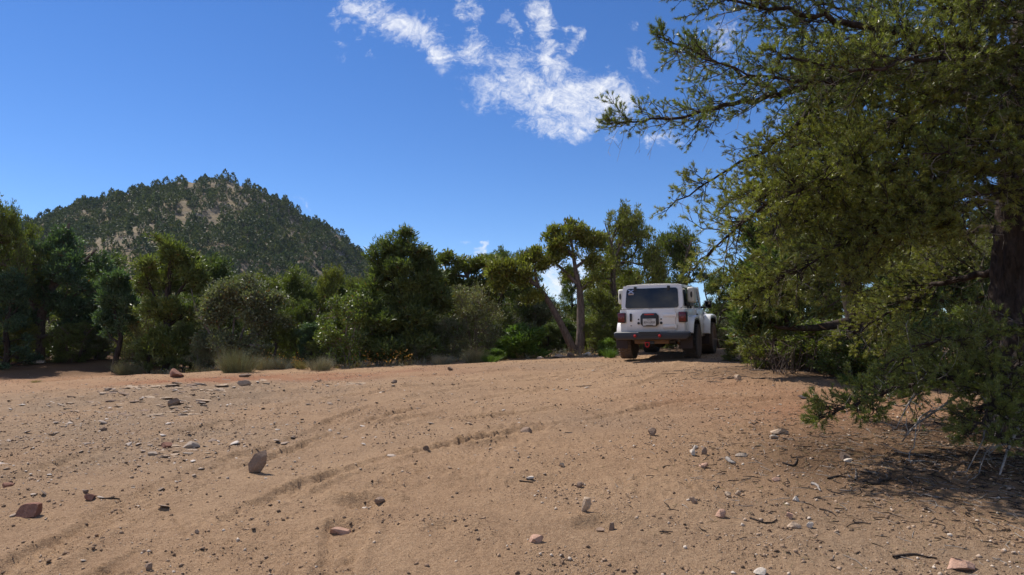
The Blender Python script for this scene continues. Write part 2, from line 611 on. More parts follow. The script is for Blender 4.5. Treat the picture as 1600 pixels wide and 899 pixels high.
def detail_z(X, Y, full=True):
    r = np.hypot(X, Y)
    near = 1 - sstep(r, 30, 60)
    z = near * (0.050 * fbm(X / 1.9, Y / 1.1, 3, 20) + 0.011 * fbm(X / 0.32, Y / 0.32, 2, 30))
    if full:
        fine = 1 - sstep(r, 9, 22)
        lump = fbm(X / 0.10, Y / 0.10, 2, 40)
        zone = sstep(fbm(X / 1.1 + 5, Y / 1.1, 3, 45), -0.15, 0.45)
        z = z + fine * (0.4 + zone) * 0.016 * lump + fine * 0.007 * perlin(X / 0.045, Y / 0.045, 47)
        clod = np.clip(fbm(X / 0.16 + 3, Y / 0.16, 2, 50) - 0.28, 0, 1)
        z = z + fine * zone * 0.075 * clod
    # broken rocky ground at the left
    led = np.exp(-(((X - LEDGE_C[0]) / 3.6) ** 2 + ((Y - LEDGE_C[1]) / 1.9) ** 2))
    q = fbm(X / 0.9, Y / 0.35, 3, 60)
    z = z + led * 0.10 * np.floor((q + 1) * 4) / 4
    gr = np.exp(-(((X - GRAVEL_C[0]) / 3.0) ** 2 + ((Y - GRAVEL_C[1]) / 2.0) ** 2))
    z = z + gr * 0.035 * fbm(X / 0.3, Y / 0.2, 3, 66)
    for (c, rad, dep) in PITS:
        g = ground_at(*c)
        dx, dy = (X - g[0]) / (rad * 1.5), (Y - g[1]) / rad
        d2 = dx * dx + dy * dy
        d2 = d2 * (1 + 0.7 * fbm(X / 0.17, Y / 0.14, 3, 76))
        d2 = np.maximum(d2, 0)
        z = z - dep * np.exp(-d2 * 2.2) + dep * 1.0 * np.exp(-((np.sqrt(d2) - 1.15) / 0.35) ** 2) * sstep(dy, -0.4, 0.8)
    for line, w, dep, tread in TRACKS:
        P = resample(line, 0.35)
        sel = (r < 34)
        xs, ys = X[sel], Y[sel]
        best = np.full(xs.shape, 1e9)
        along = np.zeros(xs.shape)
        acc = 0.0
        for a, b in zip(P[:-1], P[1:]):
            ba = b - a
            L = np.hypot(*ba)
            t = np.clip(((xs - a[0]) * ba[0] + (ys - a[1]) * ba[1]) / (L * L), 0, 1)
            d = np.hypot(xs - a[0] - t * ba[0], ys - a[1] - t * ba[1])
            m = d < best
            best = np.where(m, d, best)
            along = np.where(m, acc + t * L, along)
            acc += L
        crumb = np.clip(1 + 1.1 * fbm(xs / 0.16, ys / 0.11, 3, 73), 0, 2.4)
        wob = 0.06 * perlin(along / 0.5, along * 0 + 3.3, 71) + 0.03 * perlin(xs / 0.12, ys / 0.12, 74)
        d = best + wob
        stren = np.clip(0.55 + 1.3 * perlin(along / 1.7, along * 0 + dep * 90, 72), 0.05, 1.2)
        prof = -dep * (1 - sstep(d, w * 0.55, w)) + dep * 0.75 * np.exp(-((d - w * 1.12) / (w * 0.28)) ** 2)
        tr = tread * 0.006 * np.sin(along * 2 * np.pi / 0.085 + 3 * np.sin(best * 30)) * (1 - sstep(d, w * 0.7, w)) * (1 - sstep(np.hypot(xs, ys), 7, 12))
        z[sel] += 1.35 * prof * stren * crumb + 1.3 * tr
    return z


def height(X, Y, full=True):
    X = np.atleast_1d(np.asarray(X, float))
    Y = np.atleast_1d(np.asarray(Y, float))
    return base_z(X, Y) + detail_z(X, Y, full)


def gz(x, y):
    return float(height(x, y)[0])


def build_ground():
    th = np.concatenate([np.linspace(-42, 42, 620), np.linspace(42, 318, 110)[1:-1]])
    th = np.radians(th)
    rr = np.concatenate([[0.3, 1.0, 1.8], np.geomspace(2.7, 34, 400), np.geomspace(34, 1500, 45)[1:]])
    TH, RR = np.meshgrid(th, rr)
    X, Y = RR * np.sin(TH), RR * np.cos(TH)
    Z = height(X.ravel(), Y.ravel()).reshape(X.shape)
    V = np.stack([X.ravel(), Y.ravel(), Z.ravel()], 1)
    nt_, nr = len(th), len(rr)
    i = np.arange(nr - 1)[:, None] * nt_
    j = np.arange(nt_)[None, :]
    j2 = (j + 1) % nt_
    q = np.stack([i + j, i + j2, i + nt_ + j2, i + nt_ + j], -1).reshape(-1, 4)[:, ::-1]
    m, nt, b = new_mat('desert_dirt')
    tc = nt.nodes.new('ShaderNodeTexCoord')
    n1 = tex_noise(nt, 0.45, 5, 0.6, 0.4)
    n2 = tex_noise(nt, 3.2, 6, 0.65)
    n3 = tex_noise(nt, 38, 5, 0.7)
    n4 = tex_noise(nt, 150, 3, 0.7)
    c = ramp(nt, n1, [(0.34, (0.255, 0.150, 0.088)), (0.48, (0.365, 0.232, 0.142)), (0.66, (0.45, 0.312, 0.203))])
    c = mixc(nt, 0.55, c, ramp(nt, n2, [(0.34, (0.20, 0.112, 0.063)), (0.60, (0.46, 0.30, 0.185))]))
    c = mixc(nt, 0.42, c, ramp(nt, n3, [(0.34, (0.10, 0.056, 0.032)), (0.50, (0.38, 0.243, 0.148)), (0.70, (0.56, 0.40, 0.27))]))
    c = mixc(nt, 0.42, c, ramp(nt, n4, [(0.38, (0.05, 0.030, 0.018)), (0.5, (0.35, 0.22, 0.132)), (0.66, (0.60, 0.45, 0.31))]))
    # soil patches: red earth (R), grey rock flat (G), needle litter with the pine's shade painted into its dark tone (B)
    at_ = nt.nodes.new('ShaderNodeAttribute')
    at_.attribute_name = 'soil'
    ss = nt.nodes.new('ShaderNodeSeparateColor')
    nt.links.new(at_.outputs['Color'], ss.inputs[0])
    c = mixc(nt, math_node(nt, 'MULTIPLY', ss.outputs[0], 0.85), c, ramp(nt, n3, [(0.3, (0.20, 0.075, 0.038)), (0.7, (0.35, 0.145, 0.078))]))
    c = mixc(nt, math_node(nt, 'MULTIPLY', ss.outputs[1], 0.55), c, ramp(nt, n3, [(0.3, (0.14, 0.10, 0.073)), (0.7, (0.33, 0.265, 0.20))]))
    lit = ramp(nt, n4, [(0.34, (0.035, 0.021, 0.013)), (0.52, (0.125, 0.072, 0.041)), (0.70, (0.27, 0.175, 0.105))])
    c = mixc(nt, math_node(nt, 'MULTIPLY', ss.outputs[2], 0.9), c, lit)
    c = mixc(nt, 1.0, c, (0.98, 0.955, 0.885), 'MULTIPLY')
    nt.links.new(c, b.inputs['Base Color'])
    b.inputs['Roughness'].default_value = 0.95
    b.inputs['Specular IOR Level'].default_value = 0.12
    n5 = tex_noise(nt, 17, 6, 0.72)
    hb = math_node(nt, 'ADD', math_node(nt, 'ADD', math_node(nt, 'MULTIPLY', n3, 0.8), math_node(nt, 'MULTIPLY', n4, 0.5)), n5)
    bump(nt, b, hb, 0.035, 0.85)
    o = build_mesh('ground', V, [q], m, None, True)
    tag(o, kind='structure')
    # soil attribute
    Xr, Yr = V[:, 0], V[:, 1]
    w1 = fbm(Xr / 1.5, Yr / 1.5, 3, 80)
    red = np.exp(-(((Xr - RED_C[0]) / 4.0) ** 2 + ((Yr - RED_C[1]) / 1.3) ** 2)) * (1 + w1)
    r2 = ground_at(1330, 640)
    red = red + 0.45 * np.exp(-(((Xr - r2[0]) / 2.6) ** 2 + ((Yr - r2[1]) / 2.6) ** 2)) * (1 + w1)
    red = red + 0.35 * sstep(-Xr, 8, 14) * sstep(Yr, 14, 20)
    grey = np.exp(-(((Xr - LEDGE_C[0]) / 4.2) ** 2 + ((Yr - LEDGE_C[1]) / 2.0) ** 2)) + 0.8 * np.exp(-(((Xr - GRAVEL_C[0]) / 3.2) ** 2 + ((Yr - GRAVEL_C[1]) / 2.2) ** 2))
    g2 = ground_at(960, 655)
    grey = grey + 0.5 * np.exp(-(((Xr - g2[0]) / 1.6) ** 2 + ((Yr - g2[1]) / 1.0) ** 2))
    g3 = ground_at(800, 572)
    grey = grey + 0.5 * np.exp(-(((Xr - g3[0]) / 3.5) ** 2 + ((Yr - g3[1]) / 1.3) ** 2))
    g4 = ground_at(1450, 860)
    grey = grey + 0.55 * np.exp(-(((Xr - g4[0]) / 2.2) ** 2 + ((Yr - g4[1]) / 1.3) ** 2))
    grey = grey * (1 + 1.2 * w1)
    litter_shade = np.zeros_like(Xr)
    for (cx, cy, rx, ry) in ((5.0, 6.4, 2.9, 2.0), (5.9, 4.9, 2.0, 1.6), (7.5, 13.5, 3.5, 2.2)):  # the patches under the big pine are widened as painted shade
        litter_shade = np.maximum(litter_shade, np.exp(-(((Xr - cx) / rx) ** 2 + ((Yr - cy) / ry) ** 2) ** 2) * (1.1 + 0.9 * w1))
    tl = sstep(Yr - (20.0 + 1.2 * np.sin(Xr * 0.5)), 0, 3)
    litter_shade = np.maximum(litter_shade, tl)
    colr = np.stack([np.clip(red, 0, 1), np.clip(grey, 0, 1), np.clip(litter_shade, 0, 1), np.ones_like(red)], 1).astype(np.float32)
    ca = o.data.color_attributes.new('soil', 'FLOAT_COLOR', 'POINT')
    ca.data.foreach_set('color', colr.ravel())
    return o


ground = build_ground()

# ------------------------------------------------------------------ air: a thin even haze that softens the hill
bm = bmesh.new()
bmesh.ops.create_cube(bm, size=1.0)
me = bpy.data.meshes.new('haze')
bm.to_mesh(me)
bm.free()
me.transform(Matrix.Diagonal((3300, 3300, 180, 1)))
haze = bpy.data.objects.new('haze', me)
haze.location = (0, 0, 45)
COL.objects.link(haze)
tag(haze, 'thin pale haze in the air between the clearing and the hill', None, None, 'stuff')
hm = bpy.data.materials.new('haze_air')
hm.use_nodes = True
hm.node_tree.nodes.clear()
vo = hm.node_tree.nodes.new('ShaderNodeVolumePrincipled')
vo.inputs['Color'].default_value = (0.60, 0.77, 1.0, 1)
vo.inputs['Density'].default_value = 0.00007
mo = hm.node_tree.nodes.new('ShaderNodeOutputMaterial')
hm.node_tree.links.new(vo.outputs[0], mo.inputs['Volume'])
me.materials.append(hm)

# ------------------------------------------------------------------ hill
SIL = np.array([(-700, 520), (-500, 470), (-300, 420), (-150, 385), (0, 352), (50, 346), (100, 322), (150, 309), (200, 301), (250, 286), (285, 273), (315, 272),
                (350, 279), (400, 294), (440, 315), (480, 340), (520, 357), (545, 378), (560, 396), (590, 416), (640, 452), (700, 482), (780, 508), (900, 535), (1100, 550)], float)
RIDGE_Y = 430.0
FOOT_Y = 175.0
SILX = (SIL[:, 0] - 800) / F * RIDGE_Y
SILZ = np.array([at(px, py, RIDGE_Y)[2] for px, py in SIL]) - 2.5


def hill_z(X, Y):
    # fan out: use the direction X/Y so the spur lines run down towards the viewer's valley
    Xr = X * RIDGE_Y / np.clip(Y, 100, 900) * 0.55 + X * 0.45
    H = np.interp(Xr, SILX, SILZ)
    t = np.clip((Y - FOOT_Y) / (RIDGE_Y - FOOT_Y), -0.3, 1)
    tb = np.clip((Y - RIDGE_Y) / 380.0, 0, 1)
    s = np.where(Y <= RIDGE_Y, np.sign(t) * np.abs(t) ** 1.12, 1 - 0.9 * sstep(tb, 0, 1))
    z = H * s
    env = np.clip(t, 0, 1) * (1 - np.clip(tb * 2, 0, 1))
    z = z + 7.0 * fbm(X / 55, Y / 70, 3, 90) * np.clip(t * 3, 0, 1) * (1 - sstep(t, 0.75, 1.0) * 0.35)
    # ledges of rock
    led = fbm(X / 40, Y / 22, 3, 95)
    z = z + 3.4 * env * np.floor((led + 1) * 3.2) / 3.2
    return z - 3.0


def build_hill():
    xs = np.linspace(-620, 160, 230)
    ys = np.concatenate([np.linspace(120, 460, 170), np.linspace(470, 830, 30)])
    X, Y = np.meshgrid(xs, ys)
    Z = hill_z(X, Y) + 0.7 * fbm(X / 9, Y / 9, 3, 99)
    edge = np.maximum(np.abs((X + 230) / 390), 0) ** 8
    Z = np.where(edge > 0.4, Z - 25 * sstep(edge, 0.4, 1.0), Z)
    V = np.stack([X.ravel(), Y.ravel(), Z.ravel()], 1)
    nx, ny = len(xs), len(ys)
    i = np.arange(ny - 1)[:, None] * nx
    j = np.arange(nx - 1)[None, :]
    q = np.stack([i + j, i + j + 1, i + nx + j + 1, i + nx + j], -1).reshape(-1, 4)
    m, nt, b = new_mat('hill_slope')
    n1 = tex_noise(nt, 0.03, 6, 0.65, 0.5)
    n2 = tex_noise(nt, 0.22, 6, 0.7)
    geo = nt.nodes.new('ShaderNodeNewGeometry')
    sep = nt.nodes.new('ShaderNodeSeparateXYZ')
    nt.links.new(geo.outputs['True Normal'], sep.inputs[0])
    steep = ramp(nt, sep.outputs[2], [(0.55, (1, 1, 1)), (0.86, (0, 0, 0))])
    soil = ramp(nt, n1, [(0.35, (0.14, 0.11, 0.062)), (0.55, (0.25, 0.185, 0.095)), (0.7, (0.22, 0.195, 0.16))])
    soil = mixc(nt, 0.5, soil, ramp(nt, n2, [(0.35, (0.09, 0.075, 0.05)), (0.65, (0.25, 0.20, 0.14))]))
    rock = ramp(nt, n2, [(0.35, (0.085, 0.078, 0.072)), (0.65, (0.23, 0.21, 0.19))])
    c = mixc(nt, steep, soil, rock)
    nt.links.new(c, b.inputs['Base Color'])
    b.inputs['Roughness'].default_value = 0.95
    b.inputs['Specular IOR Level'].default_value = 0.1
    bump(nt, b, n2, 1.6, 0.8)
    o = build_mesh('hill', V, [q], m, None, False)
    return tag(o, kind='structure')


hill = build_hill()

# ------------------------------------------------------------------ tree machinery
def unit(v):
    return v / np.maximum(np.linalg.norm(v, axis=-1, keepdims=True), 1e-9)


def frames(d):
    d = unit(d)
    ref = np.where(np.abs(d[:, 2:3]) < 0.9, np.array([[0, 0, 1.0]]), np.array([[1.0, 0, 0]]))
    a = unit(np.cross(d, ref))
    return a, np.cross(d, a)


def batch_frustum(P0, P1, R0, R1, sides=3):
    n = len(P0)
    if n == 0:
        return np.zeros((0, 3)), np.zeros((0, 4), int)
    a, b = frames(P1 - P0)
    ang = np.arange(sides) * 2 * np.pi / sides
    c, s = np.cos(ang), np.sin(ang)
    ring = a[:, None] * c[None, :, None] + b[:, None] * s[None, :, None]
    V = np.concatenate([P0[:, None] + ring * R0[:, None, None], P1[:, None] + ring * R1[:, None, None]], 1).reshape(-1, 3)
    k = np.arange(sides)
    k2 = (k + 1) % sides
    q = np.stack([k, k2, sides + k2, sides + k], 1)
    Q = (np.arange(n)[:, None, None] * 2 * sides + q[None]).reshape(-1, 4)
    return V, Q


def tube_chain(P, Rr, sides=8, rough=0.0, rng=None, cap=True):
    P = np.asarray(P, float)
    Rr = np.asarray(Rr, float)
    n = len(P)
    T = np.gradient(P, axis=0)
    T = unit(T)
    for i in range(1, n):
        if np.dot(T[i], T[i]) < 0.5:
            T[i] = T[i - 1]
    ref = np.array([0, 0, 1.0]) if abs(T[0, 2]) < 0.8 else np.array([1.0, 0, 0])
    A = np.zeros_like(T)
    a = np.cross(T[0], ref)
    for i in range(n):          # carry the frame along so that the tube never twists or pinches
        a = a - T[i] * np.dot(a, T[i])
        l_ = math.sqrt(np.dot(a, a))
        if l_ < 1e-4:
            a = np.cross(T[i], np.array([0.3, 0.9, 0.2]))
            l_ = math.sqrt(np.dot(a, a))
        a = a / l_
        A[i] = a
    B = np.cross(T, A)
    ang = np.arange(sides) * 2 * np.pi / sides
    ring = A[:, None] * np.cos(ang)[None, :, None] + B[:, None] * np.sin(ang)[None, :, None]
    rad = np.repeat(Rr[:, None], sides, 1)
    if rough and rng is not None:
        rad = rad * (1 + rough * rng.uniform(-1, 1, rad.shape))
    V = (P[:, None] + ring * rad[..., None]).reshape(-1, 3)
    k = np.arange(sides)
    k2 = (k + 1) % sides
    q = np.stack([k, k2, sides + k2, sides + k], 1)
    Q = (np.arange(n - 1)[:, None, None] * sides + q[None]).reshape(-1, 4)
    tr = []
    if cap:
        V = np.vstack([V, P[-1:] + T[-1:] * Rr[-1]])
        tip = len(V) - 1
        o = (n - 1) * sides
        tr = np.stack([o + k, o + k2, np.full(sides, tip)], 1)
    return V, Q, tr


class Skeleton:
    def __init__(self, cap=30000):
        self.p = np.zeros((cap, 3))
        self.par = np.full(cap, -1)
        self.plen = np.zeros(cap)
        self.fix = np.zeros(cap)      # given radius, 0 = from the pipe model
        self.grp = np.zeros(cap, int)
        self.n = 0
        self.tips = []

    def add(self, p, par, fix=0.0, grp=0):
        i = self.n
        self.p[i] = p
        self.par[i] = par
        self.plen[i] = 0 if par < 0 else self.plen[par] + np.linalg.norm(p - self.p[par])
        self.fix[i] = fix
        self.grp[i] = grp
        self.n += 1
        return i

    def limb(self, pts, radii, par=-1, grp=0, step=0.25):
        P = resample(pts, step)
        s = np.linspace(0, 1, len(P))
        rr = np.interp(s, np.linspace(0, 1, len(radii)), radii)
        ids = []
        for k, (p, r) in enumerate(zip(P, rr)):
            par = self.add(p, par, r, grp)
            ids.append(par)
        return ids

    def nearest(self, p, grp=None):
        d = np.linalg.norm(self.p[:self.n] - p, axis=1)
        if grp is not None:
            d = np.where(self.grp[:self.n] == grp, d, 1e9)
        return int(np.argmin(d))

    def grow(self, targets, rng, seg=0.3, wpath=0.22, up=0.12, jit=0.05, grp=None, keep_grp=True, down_pen=0.5, lo=0):
        if len(targets) == 0:
            return
        T = np.asarray(targets, float)
        d0 = np.min(np.linalg.norm(T[:, None] - self.p[None, :self.n][:, ::max(1, self.n // 400)], axis=2), axis=1)
        for k in np.argsort(d0):
            t = T[k]
            P = self.p[lo:self.n]
            d = np.linalg.norm(P - t, axis=1)
            cost = d + wpath * self.plen[lo:self.n] + down_pen * np.maximum(0, P[:, 2] - t[2])
            if grp is not None:
                cost = np.where(self.grp[lo:self.n] == grp, cost, 1e9)
            i = int(np.argmin(cost)) + lo
            a = self.p[i]
            L = np.linalg.norm(t - a)
            m = max(1, int(round(L / seg)))
            ctrl = a + (t - a) * 0.5 + np.array([0, 0, up * L]) + rng.normal(0, jit * L, 3)
            par = i
            g = self.grp[i] if keep_grp else 0
            for q in range(1, m + 1):
                s = q / m
                pt = (1 - s) ** 2 * a + 2 * s * (1 - s) * ctrl + s * s * t
                if q < m:
                    pt = pt + rng.normal(0, jit * 0.25 * seg, 3)
                par = self.add(pt, par, 0.0, g)
            self.tips.append(par)

    def finish(self, rtip=0.006, power=0.5):
        n = self.n
        c = np.zeros(n)
        c[self.tips] += 1
        nch = np.zeros(n, int)
        for i in range(n - 1, -1, -1):
            c[i] = max(c[i], 1)
            if self.par[i] >= 0:
                c[self.par[i]] += c[i]
        # leaf-most counts without double counting of the forced minimum
        self.count = c
        self.rad = np.where(self.fix[:n] > 0, self.fix[:n], rtip * c ** power)
        for i in range(n):
            p = self.par[i]
            if p >= 0 and self.fix[i] == 0:
                self.rad[i] = min(self.rad[i], self.rad[p] * 0.95)

    def wood(self, mb, rng, thick=0.02, sides=7, sel=None, thin_sides=3, rough=0.10):
        n = self.n
        kids = [[] for _ in range(n)]
        for i in range(n):
            if self.par[i] >= 0:
                kids[self.par[i]].append(i)
        ok = np.ones(n, bool) if sel is None else sel
        thin = [i for i in range(n) if self.par[i] >= 0 and self.rad[i] <= thick and ok[i]]
        if thin:
            th = np.array(thin)
            pr = self.par[th]
            V, Q = batch_frustum(self.p[pr], self.p[th], np.minimum(self.rad[pr], self.rad[th] * 1.4), self.rad[th], thin_sides)
            mb.add(V, None, Q)
        started = set()
        for i in range(n):
            if self.rad[i] <= thick or not ok[i]:
                continue
            p = self.par[i]
            main = None
            if p >= 0 and self.rad[p] > thick and ok[p]:
                ks = [k for k in kids[p] if self.rad[k] > thick and ok[k]]
                if ks and max(ks, key=lambda k: (self.fix[k] > 0, self.rad[k])) == i:
                    continue      # continues its parent's chain
            chain = [] if p < 0 else [p]
            k = i
            while k is not None:
                chain.append(k)
                ks = [q for q in kids[k] if self.rad[q] > thick and ok[q]]
                k = max(ks, key=lambda q: (self.fix[q] > 0, self.rad[q])) if ks else None
            if len(chain) < 2:
                continue
            rr = self.rad[chain].copy()
            if p >= 0:
                rr[0] = min(rr[0], rr[1] * 1.25)
            sd_ = sides + 5 if rr.max() > 0.14 else sides
            V, Q, T = tube_chain(self.p[chain], rr, sd_, rough, rng)
            mb.add(V, T if len(T) else None, Q)


def rhombs(base, d, L, W, rng):
    """Small leaf blades: base points, directions, lengths, widths."""
    n = len(base)
    d = unit(d)
    r = rng.normal(size=(n, 3))
    w = unit(np.cross(d, r)) * W[:, None]
    nrm = np.cross(d, unit(w))
    m = base + d * (L * 0.5)[:, None] + nrm * (L * 0.08)[:, None]
    V = np.stack([base, m + w * 0.5, base + d * L[:, None], m - w * 0.5], 1).reshape(-1, 3)
    Q = np.arange(n * 4).reshape(-1, 4)
    return V, Q


def needles(base, d, L, W, rng):
    n = len(base)
    d = unit(d)
    w = unit(np.cross(d, rng.normal(size=(n, 3)))) * W[:, None]
    V = np.stack([base - w * 0.5, base + w * 0.5, base + d * L[:, None]], 1).reshape(-1, 3)
    return V, np.arange(n * 3).reshape(-1, 3)


def clumps(mb, C, D, n_per, rad, L, W, rng, up=0.35, flat=0.75, spread=0.45):
    """Leaf clump round every tip: small leaf-sized blades pointing outward."""
    n = len(C)
    k = rng.poisson(n_per, n)
    idx = np.repeat(np.arange(n), k)
    m = len(idx)
    rr = rad * (0.65 + 0.7 * rng.rand(n))[idx]
    off = rng.normal(size=(m, 3))
    off = unit(off) * (rng.rand(m) ** 0.5)[:, None]
    off[:, 2] *= flat
    base = C[idx] + off * rr[:, None]
    d = off + D[idx] * 0.5 + rng.normal(0, spread, (m, 3)) + np.array([0, 0, up])
    V, Q = rhombs(base, d, L * (0.6 + 0.8 * rng.rand(m)), W * (0.7 + 0.6 * rng.rand(m)), rng)
    mb.add(V, None, Q)


def sample_lobes(lobes, n, rng, shell=0.55):
    lobes = np.asarray(lobes, float)
    vol = lobes[:, 3] * lobes[:, 4] * lobes[:, 5]
    pr = vol ** 0.75
    pick = rng.choice(len(lobes), n, p=pr / pr.sum())
    d = unit(rng.normal(size=(n, 3)))
    r = shell + (1 - shell) * rng.rand(n) ** 0.7
    r = np.where(rng.rand(n) < 0.18, rng.rand(n) * shell, r)
    r = np.where(rng.rand(n) < 0.28, r * rng.uniform(1.0, 1.45, n), r)
    return lobes[pick, :3] + d * r[:, None] * lobes[pick, 3:6]


LEAF = {  # leaves per clump, clump radius, blade length, blade width, upward bend
    'juniper': (22, 0.16, 0.125, 0.042, 0.65),
    'pinyon': (22, 0.15, 0.145, 0.034, 0.45),
    'oak': (18, 0.20, 0.085, 0.062, 0.10),
    'sparse': (16, 0.21, 0.075, 0.045, 0.25),
}


def tree_meshes(seed, trunks, lobes, n_tips, leaf, leafmat, barkmat, seg=0.35, thick=0.022, rtip=0.0075, dead=0, power=0.5, up=0.12, dens=1.0):
    """Returns (trunk object, crown object), unparented, in the coordinates of the input."""
    rng = np.random.RandomState(seed)
    S = Skeleton()
    for pts, rad in trunks:
        pts = np.asarray(pts, float)
        par = -1
        if S.n and np.min(np.linalg.norm(S.p[:S.n] - pts[0], axis=1)) < 0.6:
            par = S.nearest(pts[0])
        S.limb(pts, rad, par, 0, 0.3)
    T = sample_lobes(lobes, int(n_tips * 1.9), rng)
    T[:, 2] = np.where(T[:, 2] < 0.12, 0.12 + 0.25 * rng.rand(len(T)), T[:, 2])
    S.grow(T, rng, seg=seg, up=up)
    live = list(S.tips)
    if dead:
        D = sample_lobes(lobes, dead, rng, 0.9)
        D = np.asarray(D)
        c = D.mean(0)
        D = c + (D - c) * rng.uniform(0.9, 1.08, (len(D), 1))
        S.grow(D, rng, seg=0.25, up=0.0)
    S.finish(rtip, power)
    wb = MB()
    S.wood(wb, rng, thick)
    lb = MB()
    live = np.array(live)
    C = S.p[live]
    Dv = unit(C - S.p[S.par[live]])
    n_per, rad, L, W, u = LEAF[leaf]
    clumps(lb, C, Dv, n_per * dens, rad, L, W, rng, u)
    # a second, smaller clump just behind each tip
    C2 = C - Dv * rad * 1.3 + rng.normal(0, 0.06, C.shape)
    clumps(lb, C2, Dv, n_per * 0.5 * dens, rad * 0.8, L, W, rng, u)
    t = wb.build('trunk', MAT[barkmat], None, True)
    c = lb.build('crown', MAT[leafmat], None, False)
    return t, c


def auto_lobes(rng, h, r, low, n, kind):
    out = []
    n = int(n * 1.7)
    for k in range(n):
        f = (k + 0.5) / n
        z = low + (h - low) * (f ** 0.9)
        if kind == 'pinyon':
            env = r * (1.05 - 0.8 * ((z - low) / (h - low)) ** 1.4) * (0.75 + 0.25 * min(1, (z - low) / (0.15 * h) + 0.3))
        elif kind == 'round':
            t = (z - low) / (h - low)
            env = r * math.sqrt(max(0.05, 1 - (2 * t - 0.9) ** 2 * 0.75))
        else:
            t = (z - low) / (h - low)
            env = r * (1 - 0.55 * t)
        a = k * 2.399 + rng.uniform(-0.5, 0.5)
        rad = env * rng.uniform(0.40, 1.02)
        lr = rng.uniform(0.17, 0.36) * r
        out.append((math.cos(a) * rad, math.sin(a) * rad, min(z + rng.uniform(-.2, .2), h - lr * 0.5), lr, lr, lr * rng.uniform(0.6, 1.1)))
    for k in range(3):
        out.append((rng.normal(0, .16 * r), rng.normal(0, .16 * r), h - (0.05 + 0.16 * k) * r, 0.13 * r, 0.13 * r, 0.28 * r))
    return out


def park(t, c):
    """Keep a generated pair as a prototype without an object of its own in the scene."""
    for o in (t, c):
        COL.objects.unlink(o)
    return t.data, c.data


def plant_from(protos, name, loc, rz, scale, label, cat, group=None):
    e = empty(name, loc, rz)
    e.scale = scale
    for nm, me in protos:
        o = bpy.data.objects.new(nm, me)
        COL.objects.link(o)
        o.parent = e
    return tag(e, label, cat, group)


PROTO = {}


def make_proto(key, seed, h, r, low, nl, kind, tips, leaf, leafmat, bark, stems=1, dead=0, **kw):
    rng = np.random.RandomState(seed)
    trunks = []
    for s in range(stems):
        a = rng.uniform(0, 6.28)
        lean = (0.05 if stems == 1 else 0.35) * h
        pts = [(0.05 * math.cos(a) * (stems > 1), 0.05 * math.sin(a) * (stems > 1), -0.15)]
        for f in (0.2, 0.45, 0.7, 0.92):
            pts.append((math.cos(a) * lean * f + rng.normal(0, 0.03 * h), math.sin(a) * lean * f + rng.normal(0, 0.03 * h), h * f))
        rb = 0.035 * h / math.sqrt(stems)
        trunks.append((pts, [rb, rb * 0.8, rb * 0.55, rb * 0.22]))
    lobes = auto_lobes(rng, h, r, low, nl, kind)
    PROTO[key] = (h, r, park(*tree_meshes(seed, trunks, lobes, tips, leaf, leafmat, bark, dead=dead, **kw)))


make_proto('juniper_a', 101, 4.6, 1.75, 0.15, 15, 'round', 400, 'juniper', 'juniper', 'bark_juniper', 2, 25)
make_proto('juniper_b', 102, 4.2, 1.6, 0.15, 13, 'cone', 280, 'juniper', 'juniper', 'bark_juniper', 1, 20)
make_proto('juniper_c', 103, 5.0, 2.2, 0.15, 19, 'round', 520, 'juniper', 'juniper', 'bark_juniper', 2, 40)
make_proto('pinyon_a', 104, 5.2, 1.7, 0.15, 16, 'pinyon', 340, 'pinyon', 'pinyon', 'bark_dark', 1, 25)
make_proto('pinyon_b', 105, 4.6, 1.8, 0.15, 15, 'pinyon', 320, 'pinyon', 'pinyon', 'bark_dark', 1, 25)
make_proto('pinyon_c', 106, 4.8, 1.5, 0.15, 14, 'pinyon', 280, 'pinyon', 'bluish', 'bark_dark', 1, 20)
make_proto('oak_a', 107, 2.6, 1.25, 0.25, 14, 'round', 260, 'oak', 'oak', 'twig_wood', 5, 15)
make_proto('grey_a', 108, 2.6, 1.4, 0.3, 14, 'round', 260, 'sparse', 'mahogany', 'twig_wood', 5, 40)
make_proto('bright_a', 109, 1.1, 0.55, 0.1, 9, 'round', 110, 'pinyon', 'bright', 'twig_wood', 3, 0)


def put(kind, px, Y, top_py, width_px, name, label, cat, group=None, rz=None, sink=0.05, dx=0.0):
    """Stand a copy of a prototype at the bearing of px, Y metres out, as tall as the photo shows."""
    h, r, (tm, cm) = PROTO[kind]
    p = at(px, 540, Y)
    z = float(base_z(p[0], Y))
    top = at(px, top_py, Y)[2]
    sz = max(0.12, (top - z) / h)
    sx = (width_px / F * Y / 2) / r
    sx = min(max(sx, sz * 0.55), sz * 1.9)
    rnd = random.Random(int(px * 7 + Y * 13))
    e = plant_from([('trunk', tm), ('crown', cm)], name, (p[0], Y, z - sink), rnd.uniform(0, 6.28) if rz is None else rz, (sx, sx, sz), label, cat, group)
    return e


def bespoke(name, label, cat, base, trunks, lobes, tips, leaf, leafmat, bark, seed, group=None, **kw):
    base = np.asarray(base, float)
    tr = [([np.asarray(p) - base for p in pts], rad) for pts, rad in trunks]
    lb = [(l[0] - base[0], l[1] - base[1], l[2] - base[2], *l[3:]) for l in lobes]
    rg_ = np.random.RandomState(seed + 5)
    sub = []
    for l in lb:
        for _ in range(5):
            d = unit(rg_.normal(size=3)) * rg_.uniform(.35, 1.0)
            f = rg_.uniform(.30, .52)
            sub.append((l[0] + d[0] * l[3], l[1] + d[1] * l[4], l[2] + d[2] * l[5], l[3] * f, l[4] * f, l[5] * f * rg_.uniform(.8, 1.4)))
    t, c = tree_meshes(seed, tr, sub, tips, leaf, leafmat, bark, **kw)
    e = empty(name, base)
    t.parent = e
    c.parent = e
    return tag(e, label, cat, group)


